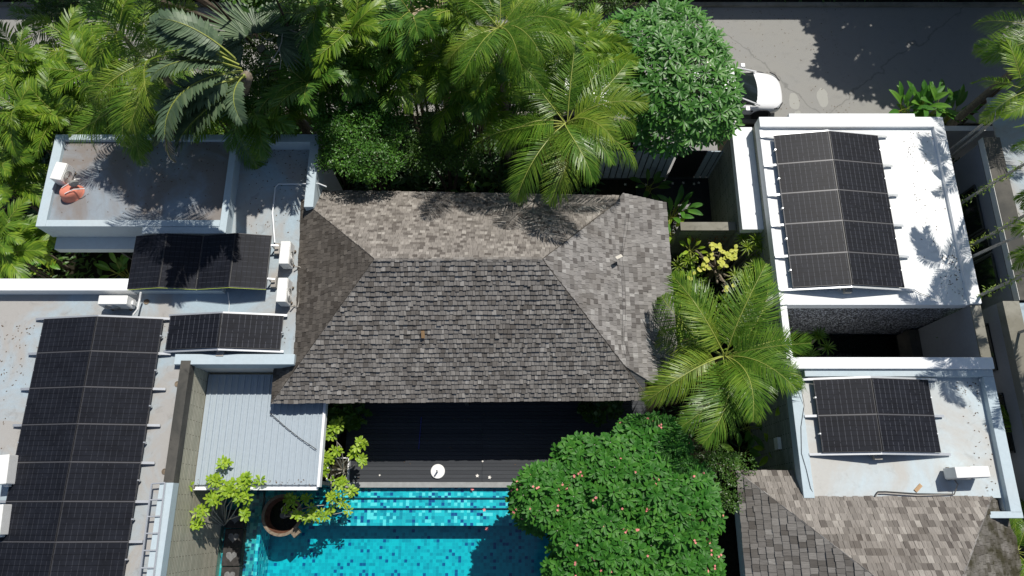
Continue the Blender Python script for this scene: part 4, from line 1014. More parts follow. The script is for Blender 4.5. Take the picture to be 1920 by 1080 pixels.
# traveller's palm with big paddle leaves, and fan palm
tp_h = P(446, 118, 9.6); c = P(452, 200, 0)
tp = thing('travellers_palm', "tall palm with huge torn grey green paddle leaves drooping onto the left roof", 'palm tree', (c.x, c.y, 0))
th_ = tp_h-c; tdx, tdy = th_.x, th_.y; trunk(tp, (0, 0, 0), (tdx, tdy, 9.0), .2, .16, M['bark'])
for i, (ang, li, s, dz, rx) in enumerate(((176, .45, .95, .6, .2), (187, .4, .9, .35, .5), (166, .5, .9, .9, -.3), (207, .1, 1.15, .2, .6), (219, -.05, 1.3, -.1, .7), (230, -.1, 1.1, -.3, .3), (150, .6, .8, 1.0, 0), (212, .15, 1.0, .0, -.5), (250, .1, .6, 0, .2))):
    child('leaf', PAD[i % 5], tp, (tdx, tdy, 9.1+dz*.7), (rx, -li, R(ang)), s*.95)
child('dead_leaf', PADD[1], tp, (tdx-2.0, tdy-1.0, 8.4), (.3, .5, R(238)), .75); child('dead_leaf', PADD[2], tp, (tdx-1.7, tdy-.6, 8.5), (.3, .45, R(225)), .7)
def fan_leaf(m, base, d, up, Rr, n=26, spread=150, w=.085, bend=.25, rnd=random):
    d = Vector(d).normalized(); side = d.cross(Vector(up)).normalized()
    for i in range(n):
        a = R(-spread/2+spread*i/(n-1)); dd = (d*math.cos(a)+side*math.sin(a)).normalized()
        m.blade(base, dd, up, Rr*(.85+.15*math.cos(a))*rnd.uniform(.93, 1.05), w, bend*rnd.uniform(.6, 1.5), 5, .3, lambda t: (.45+.6*t if t < .55 else max(.05, .95-1.2*(t-.5)*1.7)))
c = P(478, 68, 7.6); fp = thing('fan_palm', 'palm with stiff silvery fan leaves spreading at the top left', 'palm tree', (c.x, c.y, 0))
trunk(fp, (0, 0, 0), (0, 0, 7.1), .16, .13, M['bark'])
rf = random.Random(5)
for (ang, el, rr, oo) in ((100, .3, 1.7, .4), (60, .2, 1.5, .5), (145, .25, 1.6, .5), (10, .1, 1.3, .5), (190, .1, 1.3, .5)):
    m = MB(); dv = Vector((math.cos(R(ang)), math.sin(R(ang)), el)); fan_leaf(m, Vector((0, 0, 7.1))+dv*oo, dv, (0, 0, 1), rr, rnd=rf, w=.10); o = m.build('leaf', M['trav'], fp)
    MB().tube([Vector((0, 0, 7.05)), Vector((0, 0, 7.1))+dv*oo], .02, 5).build('stalk', M['rachis'], o)
# grey rough trunk with dry leaves at the top
c = P(820, 45, 5.6); gt = thing('dry_palm', 'palm with a rough grey trunk and dry cream leaves at the top edge', 'palm tree', (c.x, c.y+.3, 0))
trunk(gt, (0, 0, 0), (0, 0, 5.6), .30, .24, M['bark'])
m = MB(); rq = random.Random(3)
for k in range(40):
    t = k/40; a = k*2.4; m.blade((math.cos(a)*.2, math.sin(a)*.2, 1.5+4.1*t), (math.cos(a), math.sin(a), .8), (0, 0, 1), .5, .18, .3, 3)
m.build('leaf_bases', M['wood_grey'], gt)
for i, (ang, li, s) in enumerate(((185, .2, 1.2), (200, .0, 1.0), (100, .4, 1.0), (75, .4, 1.0), (165, .3, 1.0), (30, .3, .9))): child('leaf', (PADD+PAD[:2])[i % 6], gt, (0, 0, 5.6), (.2, -li, R(ang)), s)

# ---------------- rosette-leaved trees (frangipani)
def rosette(m, c, up, n, L, W, rnd, lift=.45, nseg=3, bend=.35):
    up = Vector(up).normalized(); a = up.orthogonal().normalized(); b = up.cross(a); ph = rnd.random()*6.28
    for i in range(n):
        t = ph+i*2.39996; el = lift*(1.5-1.2*i/n)+rnd.uniform(-.15, .15)
        d = a*math.cos(t)*math.cos(el)+b*math.sin(t)*math.cos(el)+up*math.sin(el)
        m.blade(c+d*.03, d, up, L*rnd.uniform(.7, 1.1), W*rnd.uniform(.8, 1.1), bend*rnd.uniform(.5, 1.5), nseg, .13,
                lambda q: (.14, .74, 1.0, .38)[min(3, int(q*3+.01))] if nseg == 3 else .5)
def flower(m, c, up, r, rnd):
    up = Vector(up).normalized(); a = up.orthogonal().normalized(); b = up.cross(a); ph = rnd.random()*6
    for i in range(5):
        t = ph+i*1.2566; d = (a*math.cos(t)+b*math.sin(t)+up*.35).normalized(); m.blade(c, d, up, r, r*.55, .3, 2, .1, lambda q: (.3, 1, .3)[int(q*2)])
def frangipani(label, lobes, z0, mat, n, seed, L=.26, W=.095, flowers=None, base=None, per=9, gapf=1.0):
    "lobes: (px,py,z,rx,ry,rz)"
    rnd = random.Random(seed); LB = []
    for (px_, py_, z, rx, ry, rz) in lobes: LB.append((P(px_, py_, z), rx, ry, rz))
    cx = sum(q[0].x for q in LB)/len(LB); cy = sum(q[0].y for q in LB)/len(LB)
    if base: cx, cy = base
    a = thing('frangipani_tree', label, 'tree', (cx, cy, 0)); O = Vector((cx, cy, 0))
    m = MB(); fl = MB(); tips = []; wts = [q[1]*q[2] for q in LB]; k = 0; tries = 0
    while k < n and tries < n*20:
        tries += 1
        c, rx, ry, rz = rnd.choices(LB, wts)[0]
        th = rnd.uniform(0, 6.2832); cz = rnd.uniform(-.25, 1); sxy = math.sqrt(1-cz*cz); dn = Vector((sxy*math.cos(th), sxy*math.sin(th), cz))
        rad = rnd.uniform(.86, 1.03) if rnd.random() < .74 else rnd.uniform(.6, .85)
        rad *= 1+.16*mnoise.noise(dn*2.6+c)
        p = c+Vector((dn.x*rx, dn.y*ry, dn.z*rz))*rad
        if any(((p-q[0]).x/q[1])**2+((p-q[0]).y/q[2])**2+((p-q[0]).z/q[3])**2 < .50 for q in LB): continue
        if any((p-t_).length < L*gapf for t_ in tips[-400:]): continue
        nn = (Vector((dn.x/rx, dn.y/ry, dn.z/rz)).normalized()*.55+Vector((0, 0, 1))*.8+Vector((rnd.uniform(-.3, .3), rnd.uniform(-.3, .3), 0))).normalized()
        rosette(m, p-O, nn, per+rnd.randint(-1, 2), L, W, rnd); tips.append(p); k += 1
        if flowers and rnd.random() < flowers[1]:
            for _ in range(rnd.randint(1, 3)): flower(fl, p-O+nn*.08+Vector((rnd.uniform(-.08, .08), rnd.uniform(-.08, .08), .02)), nn, .038, rnd)
    m.build('crown', mat, a)
    if flowers: fl.build('flowers', flowers[0], a)
    zt_ = min(q[0].z for q in LB)-.6
    trunk(a, (0, 0, -.05), (0, 0, max(.6, zt_-.8)), .19, .13, M['bark_pale'])
    m = MB(); bp = Vector((0, 0, max(.55, zt_-.85)))
    for c, rx, ry, rz in LB:
        h = c-O-Vector((0, 0, rz*.3)); mid = bp.lerp(h, .5)+Vector((0, 0, -.1)); m.tube([bp, mid, h], [.09, .07, .05], 6)
        for t_ in [q for q in tips if (q-c).length < max(rx, ry)*1.1][::5]:
            e = t_-O; m.tube([h, h.lerp(e, .5)+Vector((0, 0, -.08)), e], [.035, .025, .015], 4)
    m.build('limbs', M['bark_pale'], a); return a
frangipani('round frangipani tree with small pink flowers beside the pool', [(1165, 905, 3.6, 1.68, 1.30, 1.0), (1050, 935, 3.4, 1.30, 0.96, .85), (1260, 950, 3.5, 1.30, 1.44, .9), (1130, 1010, 3.5, 1.44, 1.25, .9), (1215, 830, 3.4, 1.15, 0.72, .75), (1010, 935, 3.1, 0.77, 0.86, .7), (1280, 1060, 3.3, 1.06, 1.06, .8), (1090, 860, 3.2, 0.77, 0.58, .6), (1085, 1080, 3.3, 0.91, 0.96, .7), (1230, 1110, 3.3, 1.34, 0.96, .8)], 0, M['frangi'], 2000, 71, .225, .095, (M['pink'], .07), base=(4.0, -.4), per=8, gapf=.80)
frangipani('glossy leaved round tree beside the white parked car', [(1262, 150, 4.3, 1.9, 2.1, 1.3), (1200, 90, 4.2, 1.4, 1.2, 1.0), (1300, 200, 4.2, 1.5, 1.3, 1.0), (1255, 240, 3.9, 1.2, .85, .8), (1320, 235, 3.6, .8, .6, .6), (1265, 60, 4.2, 1.1, 1.0, .8), (1308, 165, 4.0, .85, 1.0, .7), (1160, 75, 3.8, .8, .6, .6)], 0, M['frangi2'], 520, 82, .34, .092, (M['petal'], .03), base=(5.2, 14.2), per=11, gapf=.85)
# ---------------- small-leaved shrubs and trees
def bushy(label, lobes, mat, n, seed, size=(.05, .09), name='shrub', cat='shrub', trunk_r=.08, base_z=0, branches=False, gaps=.35, extra=None, group=None, aspect=.5):
    rnd = random.Random(seed); LB = [(P(a, b, z), rx, ry, rz) for (a, b, z, rx, ry, rz) in lobes]
    cx = sum(q[0].x for q in LB)/len(LB); cy = sum(q[0].y for q in LB)/len(LB); O = Vector((cx, cy, base_z))
    a = thing(name, label, cat, tuple(O), 0, group); m = MB(); wts = [q[1]*q[2] for q in LB]
    clumps = []
    for _ in range(max(12, n//55)):
        c, rx, ry, rz = rnd.choices(LB, wts)[0]; th = rnd.uniform(0, 6.2832); cz = rnd.uniform(-.5, 1); sx_ = math.sqrt(1-cz*cz)
        rad = rnd.uniform(.6, 1.02); clumps.append((c+Vector((sx_*math.cos(th)*rx, sx_*math.sin(th)*ry, cz*rz))*rad, rnd.uniform(.14, .34)))
    for i in range(n):
        c, r = clumps[i % len(clumps)]
        d = Vector((rnd.gauss(0, 1), rnd.gauss(0, 1), rnd.gauss(0, .75)+.2)).normalized()
        p = c+d*r*rnd.uniform(.3, 1)-O; dd = (d+Vector((rnd.uniform(-.8, .8), rnd.uniform(-.8, .8), rnd.uniform(-.3, .4)))).normalized()
        s = rnd.uniform(*size); sd = dd.cross(Vector((rnd.uniform(-.5, .5), rnd.uniform(-.5, .5), 1)))
        sd = sd.normalized() if sd.length > .01 else Vector((1, 0, 0))
        m.add([p, p+dd*s*.5+sd*s*aspect*.5, p+dd*s, p+dd*s*.5-sd*s*aspect*.5], [(0, 1, 2, 3)])
    m.build('crown', mat, a); b = MB(); bp = Vector((0, 0, -.02))
    for c, rx, ry, rz in LB:
        h = c-O; b.tube([bp, bp.lerp(h, .5)+Vector((.05, .05, 0)), h], [trunk_r, trunk_r*.7, trunk_r*.35], 6)
        for cc, r in [q for q in clumps if (q[0]-c).length < max(rx, ry)][::3]: b.tube([h, h.lerp(cc-O, .5), cc-O], [trunk_r*.3, trunk_r*.2, .008], 4)
    b.build('trunk' if name == 'tree' else 'stems', M['bark_dark'] if not branches else M['wood_grey'], a); return a
bushy('large dense dark green shrub between the flat roof and the coconut palm', [(680, 250, 4.9, 1.25, .9, .9), (640, 215, 5.0, .9, .8, .8), (725, 215, 4.9, .9, .8, .8), (690, 300, 4.9, 1.0, .6, .8), (628, 285, 4.5, .5, .7, .7)], M['shrub'], 24000, 91, name='tree', cat='tree', size=(.06, .11))
bushy('olive tinted shrub right of the dense dark shrub', [(830, 250, 4.4, .9, .75, .8), (860, 290, 3.8, .8, .55, .7), (795, 290, 3.9, .7, .55, .7)], M['small_m'], 12000, 92, name='shrub', size=(.05, .09))
bushy('tall fine leaved tree with bare pale twigs at the top', [(500, 100, 6.2, 1.0, 1.0, .8), (545, 60, 6.4, 1.0, .9, .8), (590, 110, 5.8, .9, 1.0, .8), (490, 150, 5.4, .8, .7, .7), (560, 140, 5.4, .8, .8, .7)], M['small_m'], 8000, 93, name='tree', cat='tree', branches=True, size=(.06, .12))
bushy('dark fine leaved tree filling the top edge beside the dry palm', [(620, 40, 6.0, 1.2, .9, .8), (660, 10, 6.2, 1.0, .8, .8), (590, 5, 6.2, .9, .8, .7)], M['small'], 7000, 94, name='tree', cat='tree', size=(.06, .12))
bushy('dark tree at the top left behind the coconut palm', [(130, 10, 4.0, 1.2, .8, .8), (200, 0, 4.6, 1.2, .8, .8), (60, 20, 3.0, .6, .4, .6)], M['small'], 6000, 95, name='tree', cat='tree', size=(.06, .12))
bushy('low green hedge beyond the road at the top edge', [(1060, 6, .7, 1.0, .4, .4), (1130, 4, .7, 1.0, .4, .4), (1190, 6, .7, .6, .4, .4)], M['small_m'], 3500, 96, size=(.05, .1), name='hedge', cat='hedge')
bushy('fine leaved climber on the corner of the lower shingle roof', [(1372, 880, 3.5, .55, .4, .3), (1360, 930, 3.3, .3, .5, .3), (1330, 860, 3.0, .5, .4, .4)], M['small_m'], 2600, 97, size=(.05, .09), name='climber', cat='climber')
bushy('twiggy brown shrub under the weathered coping', [(1320, 445, 1.9, .9, .25, .4), (1390, 440, 1.9, .6, .25, .4)], M['brown'], 500, 98, size=(.04, .07), branches=True, trunk_r=.02)
bushy('lit leafy undergrowth right behind the raised roof', [(150, 235, 1.8, 1.6, .5, .5), (250, 235, 1.8, 1.5, .4, .5), (350, 240, 1.8, 1.4, .4, .5)], M['areca'], 5000, 99, size=(.10, .22), aspect=.3)
bushy('round dark shrub in the shade at the left end of the deck', [(650, 775, 1.2, .45, .35, .4)], M['small_m'], 260, 100, size=(.16, .26), aspect=.8)
bushy('dark rounded shrub in the shade at the right end of the deck', [(1130, 770, 1.2, .7, .3, .4)], M['small'], 300, 101, size=(.16, .24), aspect=.8)
# tree beyond the frame on the right, whose shade lies on the road
bushy('tall tree standing beyond the far side of the road', [(2060, -330, 7.5, 3.0, 2.2, 1.6), (1900, -300, 7.0, 1.8, 1.3, 1.3), (1900, -430, 7.5, 2.4, 1.6, 1.2), (2150, -450, 7.5, 3, 1.6, 1.2), (2130, -250, 7.0, 2.6, 2.4, 1.5), (2150, -130, 6.5, 2.6, 2.0, 1.3), (2300, -200, 7, 3, 3, 1.5)], M['small'], 42000, 110, name='tree', cat='tree', size=(.2, .42), trunk_r=.12)
bushy('tall tree beyond the frame above the sunlit asphalt', [(2060, 0, 7.0, 1.4, 1.5, 1.0)], M['small'], 3500, 111, name='tree', cat='tree', size=(.18, .32), trunk_r=.15)

bushy('tall leafy tree behind the flat left roof, crown beyond the top edge', [(300, -110, 10.5, 2.2, 1.3, 1.0), (480, -90, 10.3, 1.8, 1.2, .9), (560, -130, 10.0, 1.2, 1.0, .9)], M['small_m'], 9000, 112, name='tree', cat='tree', size=(.18, .34), trunk_r=.07)
bushy('tree beyond the top left corner shading the road', [(60, -200, 7.0, 2.4, 1.6, 1.2), (-60, -120, 7.0, 2.4, 1.6, 1.2), (1000, -260, 7.0, 2.4, 1.4, 1.2)], M['small'], 9000, 114, name='tree', cat='tree', size=(.2, .4), trunk_r=.16)
bushy('fill of mid green foliage in the bed beside the white villa', [(1370, 600, 2.2, .7, 1.0, .5), (1420, 520, 2.3, .4, 1.2, .5), (1300, 540, 1.8, .4, .9, .5)], M['areca'], 3200, 115, size=(.10, .2), aspect=.3)
tw = thing('bare_branch', 'pale bare twigs poking out of the tall fine leaved tree', 'branch', tuple(P(560, 90, 0)))
bt = MB(); O = tw.location
for a, b in ((((582, 78), (560, 62), (540, 55), (512, 56)), .018), (((560, 62), (575, 58), (588, 66)), .012), (((505, 120), (522, 95), (528, 78), (530, 60)), .016), (((524, 92), (527, 110), (525, 130)), .010), (((500, 75), (480, 60), (462, 66)), .012)):
    bt.tube([P(x_, y_, 7.2)-O for x_, y_ in a], b, 5)
bt.build('twigs', M['wood_grey'], tw)

# ---------------- lime shrubs with white twigs around the bowl
def lime(label, pts, seed, base, n=6, L=.17):
    rnd = random.Random(seed); O = Vector(base); a = thing('lime_shrub', label, 'shrub', base); m = MB(); st = MB()
    for (px_, py_, z, r, k) in pts:
        c = P(px_, py_, z); h = c-O
        mid = h*.5+Vector((rnd.uniform(-.2, .2), rnd.uniform(-.2, .2), h.z*.15)); st.tube([Vector((rnd.uniform(-.06, .06), rnd.uniform(-.06, .06), 0)), mid, h], [.022, .016, .009], 5)
        for _ in range(k):
            q = h+Vector((rnd.gauss(0, r*.5), rnd.gauss(0, r*.5), rnd.gauss(0, r*.3)))
            if rnd.random() < .5: st.tube([mid.lerp(h, rnd.uniform(.3, 1)), q], [.008, .004], 4)
            rosette(m, q, (rnd.uniform(-.4, .4), rnd.uniform(-.4, .4), 1), n, L, L*.46, rnd, .35)
    st.build('stems', M['petiole'], a); m.build('leaves', M['lime'], a); return a
q = P(415, 985, .5)
lime('lime green shrub reaching over the corner of the ribbed metal roof', [(420, 870, 3.3, .10, 5), (405, 898, 3.3, .16, 9), (432, 915, 3.3, .22, 16), (462, 900, 3.3, .16, 9), (455, 935, 3.2, .18, 9), (400, 935, 3.2, .2, 10), (380, 960, 3.0, .16, 7), (350, 912, 3.2, .12, 4), (455, 965, 2.9, .15, 6), (488, 900, 3.2, .05, 2), (370, 985, 2.9, .12, 4)], 501, (q.x, q.y, .22))
q = P(640, 880, .95)
lime('lime green shrub growing out of the white edged planter', [(630, 800, 2.4, .16, 9), (618, 812, 2.3, .12, 5), (632, 845, 2.2, .1, 4), (675, 835, 2.2, .14, 8), (680, 858, 2.1, .12, 6), (662, 850, 2.1, .12, 4), (612, 862, 2.2, .18, 10), (605, 880, 2.2, .14, 5), (640, 905, 1.9, .18, 8), (655, 925, 1.8, .13, 5), (622, 930, 1.9, .14, 6)], 502, (q.x, q.y, .70))
q = P(529, 966, .8)
lime('lime green shrub trailing out of the terracotta bowl', [(545, 935, 1.7, .16, 8), (575, 935, 1.7, .12, 4), (557, 965, 1.6, .11, 5), (590, 962, 1.6, .14, 7), (605, 968, 1.5, .12, 6), (575, 975, 1.5, .08, 3), (640, 945, 1.5, .12, 4), (655, 958, 1.4, .06, 2), (535, 955, 1.6, .05, 2), (622, 955, 1.5, .1, 3)], 503, (q.x, q.y, .62), L=.15)

# ---------------- broad-leaved and spiky plants
def paddles(label, px_, py_, z, n, seed, L=.8, W=.24, mat='broad', lift=(.9, .3), name='broad_leaved_plant', bend=.6, stem=.35, group=None):
    rnd = random.Random(seed); c = P(px_, py_, z); a = thing(name, label, 'plant', (c.x, c.y, 0), rnd.random()*6, group); m = MB(); s_ = MB()
    for i in range(n):
        t = i*2.4+rnd.uniform(-.3, .3); el = rnd.uniform(lift[1], lift[0])*1.3
        d = Vector((math.cos(t)*math.cos(el), math.sin(t)*math.cos(el), math.sin(el))); h0 = Vector((rnd.uniform(-.08, .08), rnd.uniform(-.08, .08), max(0, z-.35)))
        b = h0+d*stem; s_.tube([Vector((h0.x, h0.y, 0)), h0, b], [.02, .014, .01], 4)
        m.blade(b, d, (0, 0, 1), L*rnd.uniform(.75, 1.1), W*rnd.uniform(.8, 1.1), bend*rnd.uniform(.5, 1.5), 7, .25)
    m.build('leaves', M[mat], a); s_.build('stems', M['rachis'], a); return a
BP = [(1700, 200, 1.3, 'paddle leaved plant by the road, leftmost of the row behind the white roof'), (1735, 192, 1.5, 'tall paddle leaved plant in the row by the road behind the white roof corner'), (1765, 195, 1.5, 'paddle leaved plant in the middle of the roadside row'), (1795, 205, 1.3, 'paddle leaved plant at the right end of the roadside row'), (1715, 215, .8, 'low paddle leaved plant in front of the roadside row')]
for i, (a_, b_, z, lb) in enumerate(BP): paddles(lb, a_, b_, z, 12, 600+i, .8, .24, group='paddle leaved plants by the road')
BP = [(1800, 345, 1.9, 'broad leaved plant beside the east parapet of the white roof, uppermost'), (1812, 412, 1.7, 'broad leaved plant beside the east parapet near the middle'), (1822, 445, 1.9, 'bright broad leaf clump beside the lower east parapet'), (1832, 530, 2.2, 'bright broad leaved plant at the lower corner of the white roof'), (1843, 590, 2.3, 'lush broad leaved plant beside the pond court wall'), (1880, 705, 2.0, 'single broad leaved plant beside the parapet corner of the south roof'), (1262, 400, 1.5, 'broad leaved plant at the north east corner of the shingle roof'), (1275, 385, 1.4, 'broad leaved plant between the entry yard and the shingle roof'), (1262, 430, 1.2, 'yellowish broad leaved plant beside the mouldy coping'), (215, 505, 1.4, 'orange tipped broad leaved plant in the small court'), (235, 515, 1.0, 'dark broad leaved plant half under the zigzag panels'), (75, 480, 1.2, 'broad leaved plant with orange centre left of the small court'), (85, 510, .9, 'pale green low plant beside the white parapet'), (1475, 745, 3.0, 'yellow leaf plant against the west edge of the pale blue roof'), (1450, 840, 1.6, 'broad plant with yellow white leaves under the coconut palm'), (1395, 850, 1.4, 'broad plant with dark and cream leaves beside the lower shingle roof'), (1410, 800, 1.2, 'dark broad leaved plant under the coconut palm tip'), (770, 325, .9, 'dark glossy plant at the foot of the north eave, left'), (880, 330, .9, 'round leaved dark plant at the foot of the north eave, middle'), (930, 335, .8, 'dark glossy plant at the foot of the north eave, right'), (1220, 345, .8, 'small dark plant near the gate'), (1850, 740, 1.6, 'plant with long leaves between the pond court wall and the neighbour')]
for i, (a_, b_, z, lb) in enumerate(BP):
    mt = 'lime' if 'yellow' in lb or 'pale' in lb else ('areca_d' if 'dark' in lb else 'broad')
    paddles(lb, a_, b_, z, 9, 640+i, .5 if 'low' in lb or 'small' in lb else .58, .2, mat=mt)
def spiky(label, px_, py_, z, k, seed, mat='spiky', L=.36, W=.035, r=.3, n=26):
    rnd = random.Random(seed); c = P(px_, py_, z); a = thing('spiky_plant', label, 'plant', (c.x, c.y, 0)); m = MB(); s_ = MB()
    for i in range(k):
        q = Vector((rnd.uniform(-r, r), rnd.uniform(-r, r), z+rnd.uniform(-.3, .2))); s_.tube([Vector((q.x*.4, q.y*.4, 0)), q], [.03, .02], 5)
        for j in range(n):
            t = j*2.4; el = 1.3-1.5*j/n; d = Vector((math.cos(t)*math.cos(el), math.sin(t)*math.cos(el), math.sin(el)))
            m.blade(q, d, (0, 0, 1), L*rnd.uniform(.8, 1.1), W, .5, 3, .1, lambda u: (.6, 1, .8, .05)[min(3, int(u*3+.01))])
    m.build('leaves', M[mat], a); s_.build('stems', M['petiole'], a)
for i, (a_, b_, z, k, lb) in enumerate(((1412, 455, 2.9, 4, 'yellow green spiky plant at the top of the bed by the white villa'), (1425, 485, 2.9, 4, 'spiky plant second from the top of the bed by the white villa'), (1400, 520, 2.7, 5, 'spiky plant right of the bare knobbly tree'), (1408, 555, 2.8, 6, 'bright yellow green spiky plant in the middle of the bed'), (1390, 590, 2.6, 4, 'spiky plant just above the coconut palm crown'), (1300, 560, 1.9, 3, 'spiky plant beside the east eave of the shingle roof'), (1440, 530, 2.4, 3, 'darker spiky plant against the clad villa wall'), (1290, 500, 1.8, 3, 'low spiky plant left of the bare knobbly tree'), (1545, 640, 1.0, 3, 'dark spiky plant standing in the shaded pond'), (1520, 660, .9, 3, 'low dark plant at the left end of the shaded pond'))):
    spiky(lb, a_, b_, z, k, 700+i, mat='areca_d' if 'dark' in lb else 'spiky')
# knobbly tree with sparse yellow leaves
c = P(1345, 500, 2.0); kt = thing('knobbly_tree', 'bare knobbly branched tree with clusters of bright yellow leaves', 'tree', (c.x, c.y, 0)); rk = random.Random(9)
trunk(kt, (0, 0, 0), (0, 0, 1.8), .14, .11, M['bark'])
m = MB(); lv = MB()
for (a_, b_, z) in ((1305, 470, 2.6), (1330, 455, 2.9), (1355, 470, 3.0), (1375, 485, 2.8), (1325, 500, 2.6), (1370, 520, 2.4), (1385, 560, 2.2), (1345, 530, 2.5), (1310, 500, 2.4)):
    e = P(a_, b_, z)-Vector((c.x, c.y, 0)); h = Vector((0, 0, 1.75)); md_ = h.lerp(e, .55)+Vector((rk.uniform(-.1, .1), rk.uniform(-.1, .1), .05)); m.tube([h, md_, e], [.06, .045, .03], 6)
    for _ in range(3): m.tube([md_, md_+Vector((rk.uniform(-.25, .25), rk.uniform(-.25, .25), .2))], [.03, .015], 5)
m.build('branches', M['bark'], kt)
for (a_, b_, z, k) in ((1370, 475, 3.0, 16), (1345, 462, 3.0, 9), (1328, 485, 2.9, 8), (1315, 500, 2.7, 6), (1358, 490, 3.0, 10), (1298, 518, 2.6, 3), (1368, 535, 2.6, 3)):
    q = P(a_, b_, z)-Vector((c.x, c.y, 0))
    for _ in range(k):
        t = rk.uniform(0, 6.28); lv.blade(q+Vector((rk.uniform(-.17, .17), rk.uniform(-.17, .17), rk.uniform(-.1, .1))), (math.cos(t), math.sin(t), .2), (0, 0, 1), .17, .14, .3, 3, .15)
lv.build('leaves', M['bright'], kt)
# ferns in the side passage
for i, (a_, b_, lb) in enumerate(((1850, 655, 'bright fern like palm leaves below the pond court wall end'), (1838, 690, 'small fern beside the pond court wall'), (1905, 800, 'fern behind the parapet of the pale blue roof'), (1850, 610, 'fern clump beside the mossy coping of the pond court'))):
    c = P(a_, b_, 2.0); f = thing('fern', lb, 'fern', (c.x, c.y, 0), i); trunk(f, (0, 0, 0), (0, 0, 1.8), .04, .03, M['bark'], name='stem')
    for k in range(8): child('frond', FERN[k % 5], f, (0, 0, 1.8), (0, -rk.uniform(-.1, .5), k*.8+rk.uniform(-.2, .2)), rk.uniform(.9, 1.2))
rm = random.Random(77)
for o in [q for q in COL.objects if q.name.startswith('slender_palm') and 'mossy' in q['label']]:
    tr_ = [q for q in o.children if q.name.startswith('trunk')][0]; vs = tr_.data.vertices; m = MB()
    for k in range(260):
        v = vs[rm.randrange(int(len(vs)*.25), int(len(vs)*.8))].co+Vector((rm.uniform(-.08, .08), rm.uniform(-.08, .08), rm.uniform(-.5, .5)))
        m.blade(v, (rm.uniform(-1, 1), rm.uniform(-1, 1), rm.uniform(-.6, .4)), (0, 0, 1), rm.uniform(.06, .16), .03, .5, 2, .1)
    m.build('moss', M['spiky'], o)
# fallen blossoms
i = 0
for (a_, b_, z, k, lb) in ((895, 892, ZD+.01, 'petal', 'white blossom on the sunlit deck, left of two near the round tree'), (918, 895, ZD+.01, 'petal', 'white blossom on the sunlit deck, right of two near the round tree'), (905, 865, ZD+.01, 'petal', 'small blossom at the edge of the roof shade on the deck'), (886, 917, ZW+.01, 'pink', 'pink blossom floating by the pool coping'), (908, 956, ZW+.01, 'pink', 'pale pink blossom floating over the wide pool step'), (913, 992, ZW+.01, 'pink', 'pink blossom floating over the shaded pool floor'), (666, 894, ZD+.01, 'petal', 'tiny white blossom at the left end of the deck'), (712, 891, ZD+.01, 'petal', 'tiny white blossom left of the parasol base'), (1172, 346, .05, 'petal', 'fallen blossom in the dark entry yard, leftmost'), (1211, 347, .05, 'petal', 'fallen blossom in the dark entry yard below the gate boards'), (1261, 344, .05, 'petal', 'fallen blossom in the dark entry yard in front of the opening'), (1281, 343, .05, 'petal', 'fallen blossom in the dark entry yard, middle'), (1301, 345, .05, 'petal', 'fallen blossom in the dark entry yard, right of the opening'), (1310, 343, .05, 'petal', 'fallen blossom in the dark entry yard, rightmost')):
    c = P(a_, b_, z); m = MB(); flower(m, Vector((0, 0, .01)), (0, 0, 1), .06 if 'tiny' not in lb and 'small' not in lb else .035, rk); o = m.build('fallen_blossom', M[k]); o.location = c; tag(o, lb, 'flower', 'fallen blossoms')
# ground cover under the planting
def cover(name, regs, n, mat, size, zr, seed):
    rnd = random.Random(seed); m = MB()
    for i in range(n):
        x0_, x1_, y0_, y1_ = regs[i % len(regs)]
        p = Vector((rnd.uniform(x0_, x1_), rnd.uniform(y0_, y1_), rnd.uniform(*zr))); t = rnd.uniform(0, 6.28)
        d = Vector((math.cos(t), math.sin(t), rnd.uniform(-.2, .7))); m.blade(p, d, (0, 0, 1), rnd.uniform(*size), rnd.uniform(*size)*.35, .5, 2, .15)
    stuff(m.build(name, M[mat]))
cover('ground_cover', [(-22, -4.5, 11.9, 14.4), (-22, -4.5, 12.6, 14.4), (-6, 3.2, 10.6, 14.4), (-6, 3.2, 12, 14.4)], 9000, 'small', (.15, .4), (.05, 1.1), 31)
cover('ground_cover', [(-19, -14.9, 6.2, 12.5), (-14.5, -13.4, 6.1, 7.3), (-19, -15, 10, 14)], 2600, 'small_m', (.15, .4), (.05, .9), 32)
cover('ground_cover', [(5.3, 8.2, 1.2, 9.2), (14.42, 15.0, -2, 12.4), (15, 22, 13, 14.6), (11, 16, 12.95, 14.7)], 4200, 'small', (.12, .3), (.02, .6), 33)
cover('roadside_grass', [(-40, 40, 20.75, 21.8)], 5000, 'small', (.1, .3), (.12, .4), 34)

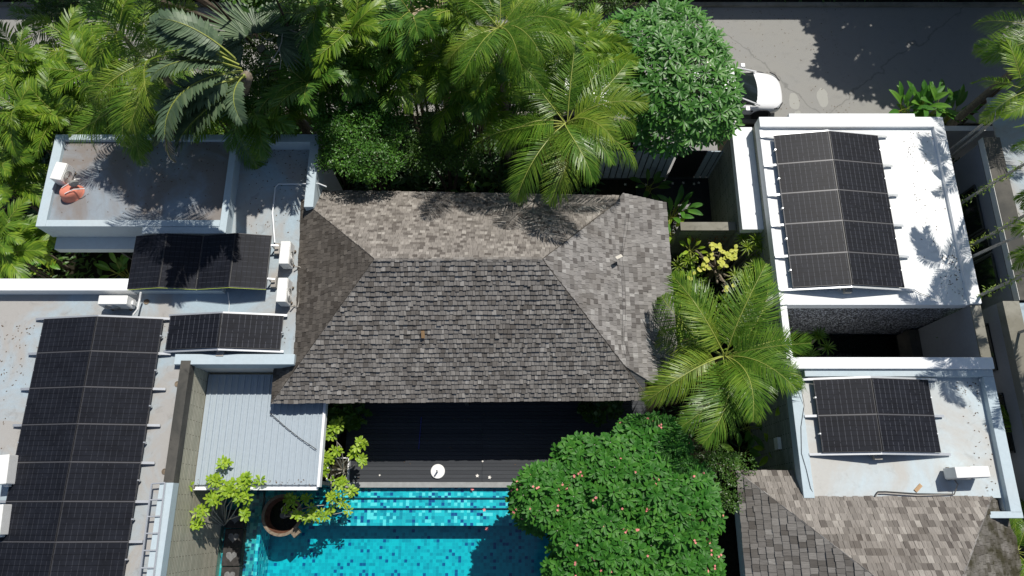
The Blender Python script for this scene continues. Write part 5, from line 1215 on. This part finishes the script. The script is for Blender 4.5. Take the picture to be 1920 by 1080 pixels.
cover('passage_plants', [(14.45, 14.95, 3.0, 11.5), (14.45, 14.95, 5.0, 8.5)], 420, 'broad', (.25, .5), (1.0, 2.4), 35)
def litter(name, regs, n, seed):
    rnd = random.Random(seed); m = MB()
    for i in range(n):
        x0_, x1_, y0_, y1_, z = regs[i % len(regs)]; t = rnd.uniform(0, 6.28); k = rnd.random()**1.6
        m.blade((rnd.uniform(x0_, x1_), y0_+(y1_-y0_)*k, z+.012), (math.cos(t), math.sin(t), rnd.uniform(-.05, .2)), (0, 0, 1), rnd.uniform(.03, .10), rnd.uniform(.015, .035), .5, 2, .2)
    stuff(m.build(name, M['litter']))
litter('leaf_litter', [(-17, -12, 5.5, 3.2, ZB), (-17, -14.6, 5.5, 1.0, ZB), (AX0+.35, AX1-.3, AY1-.25, AY0+.5, 4.42), (-8.6, XE-.2, yN-.3, 8.5, ZB), (-12.3, -6.5, 5.5, 5.0, ZB)], 620, 61)
litter('leaf_litter', [(ex1-.4, ex1-1.4, ey1-.5, ey0+.3, ZE), (ex1-.36, ex1-.9, ey0+1.6, ey0+.3, ZE), (gx1-.35, gx1-1.0, fy1-.5, fy0, ZE), (D0x+.1, D1x-.1, D0y+.06, D0y+.2, 3.0), (-5.3, 3.5, 4.2, yP+.3, ZD)], 300, 62)
litter('leaf_litter', [(6, 14, yR+.02, yT-1, .0), (8, 14, yT-.1, yT-2.5, .0), (7, 14, yR+.02, yR+.8, 0)], 260, 63)

for i, (a_, b_, z, lb) in enumerate(((1285, 535, 2.4, 'lime plant beside the east eave above the coconut palm'), (1300, 465, 2.2, 'lime plant left of the yellow leaved knobbly tree'), (1450, 590, 3.0, 'lime plant against the white roof edge above the palm'), (1470, 700, 3.2, 'lime plant by the corner of the pale blue roof'), (1280, 600, 2.4, 'lime plant between the east eave and the coconut palm'))):
    paddles(lb, a_, b_, z, 14, 900+i, .34, .12, mat='lime', lift=(.9, .0))

for nm, az in (('coconut_palm', (200, 262)), ('coconut_palm.001', (215, 250, 330))):
    o = bpy.data.objects.get(nm); fr0 = [q for q in o.children if q.name.startswith('frond')][0]
    for k, a_ in enumerate(az):
        q = child('dead_frond', BROWN[(k+1) % 5], o, tuple(fr0.location-Vector((0, 0, .15))), (.2, .55, R(a_)), 1.25)
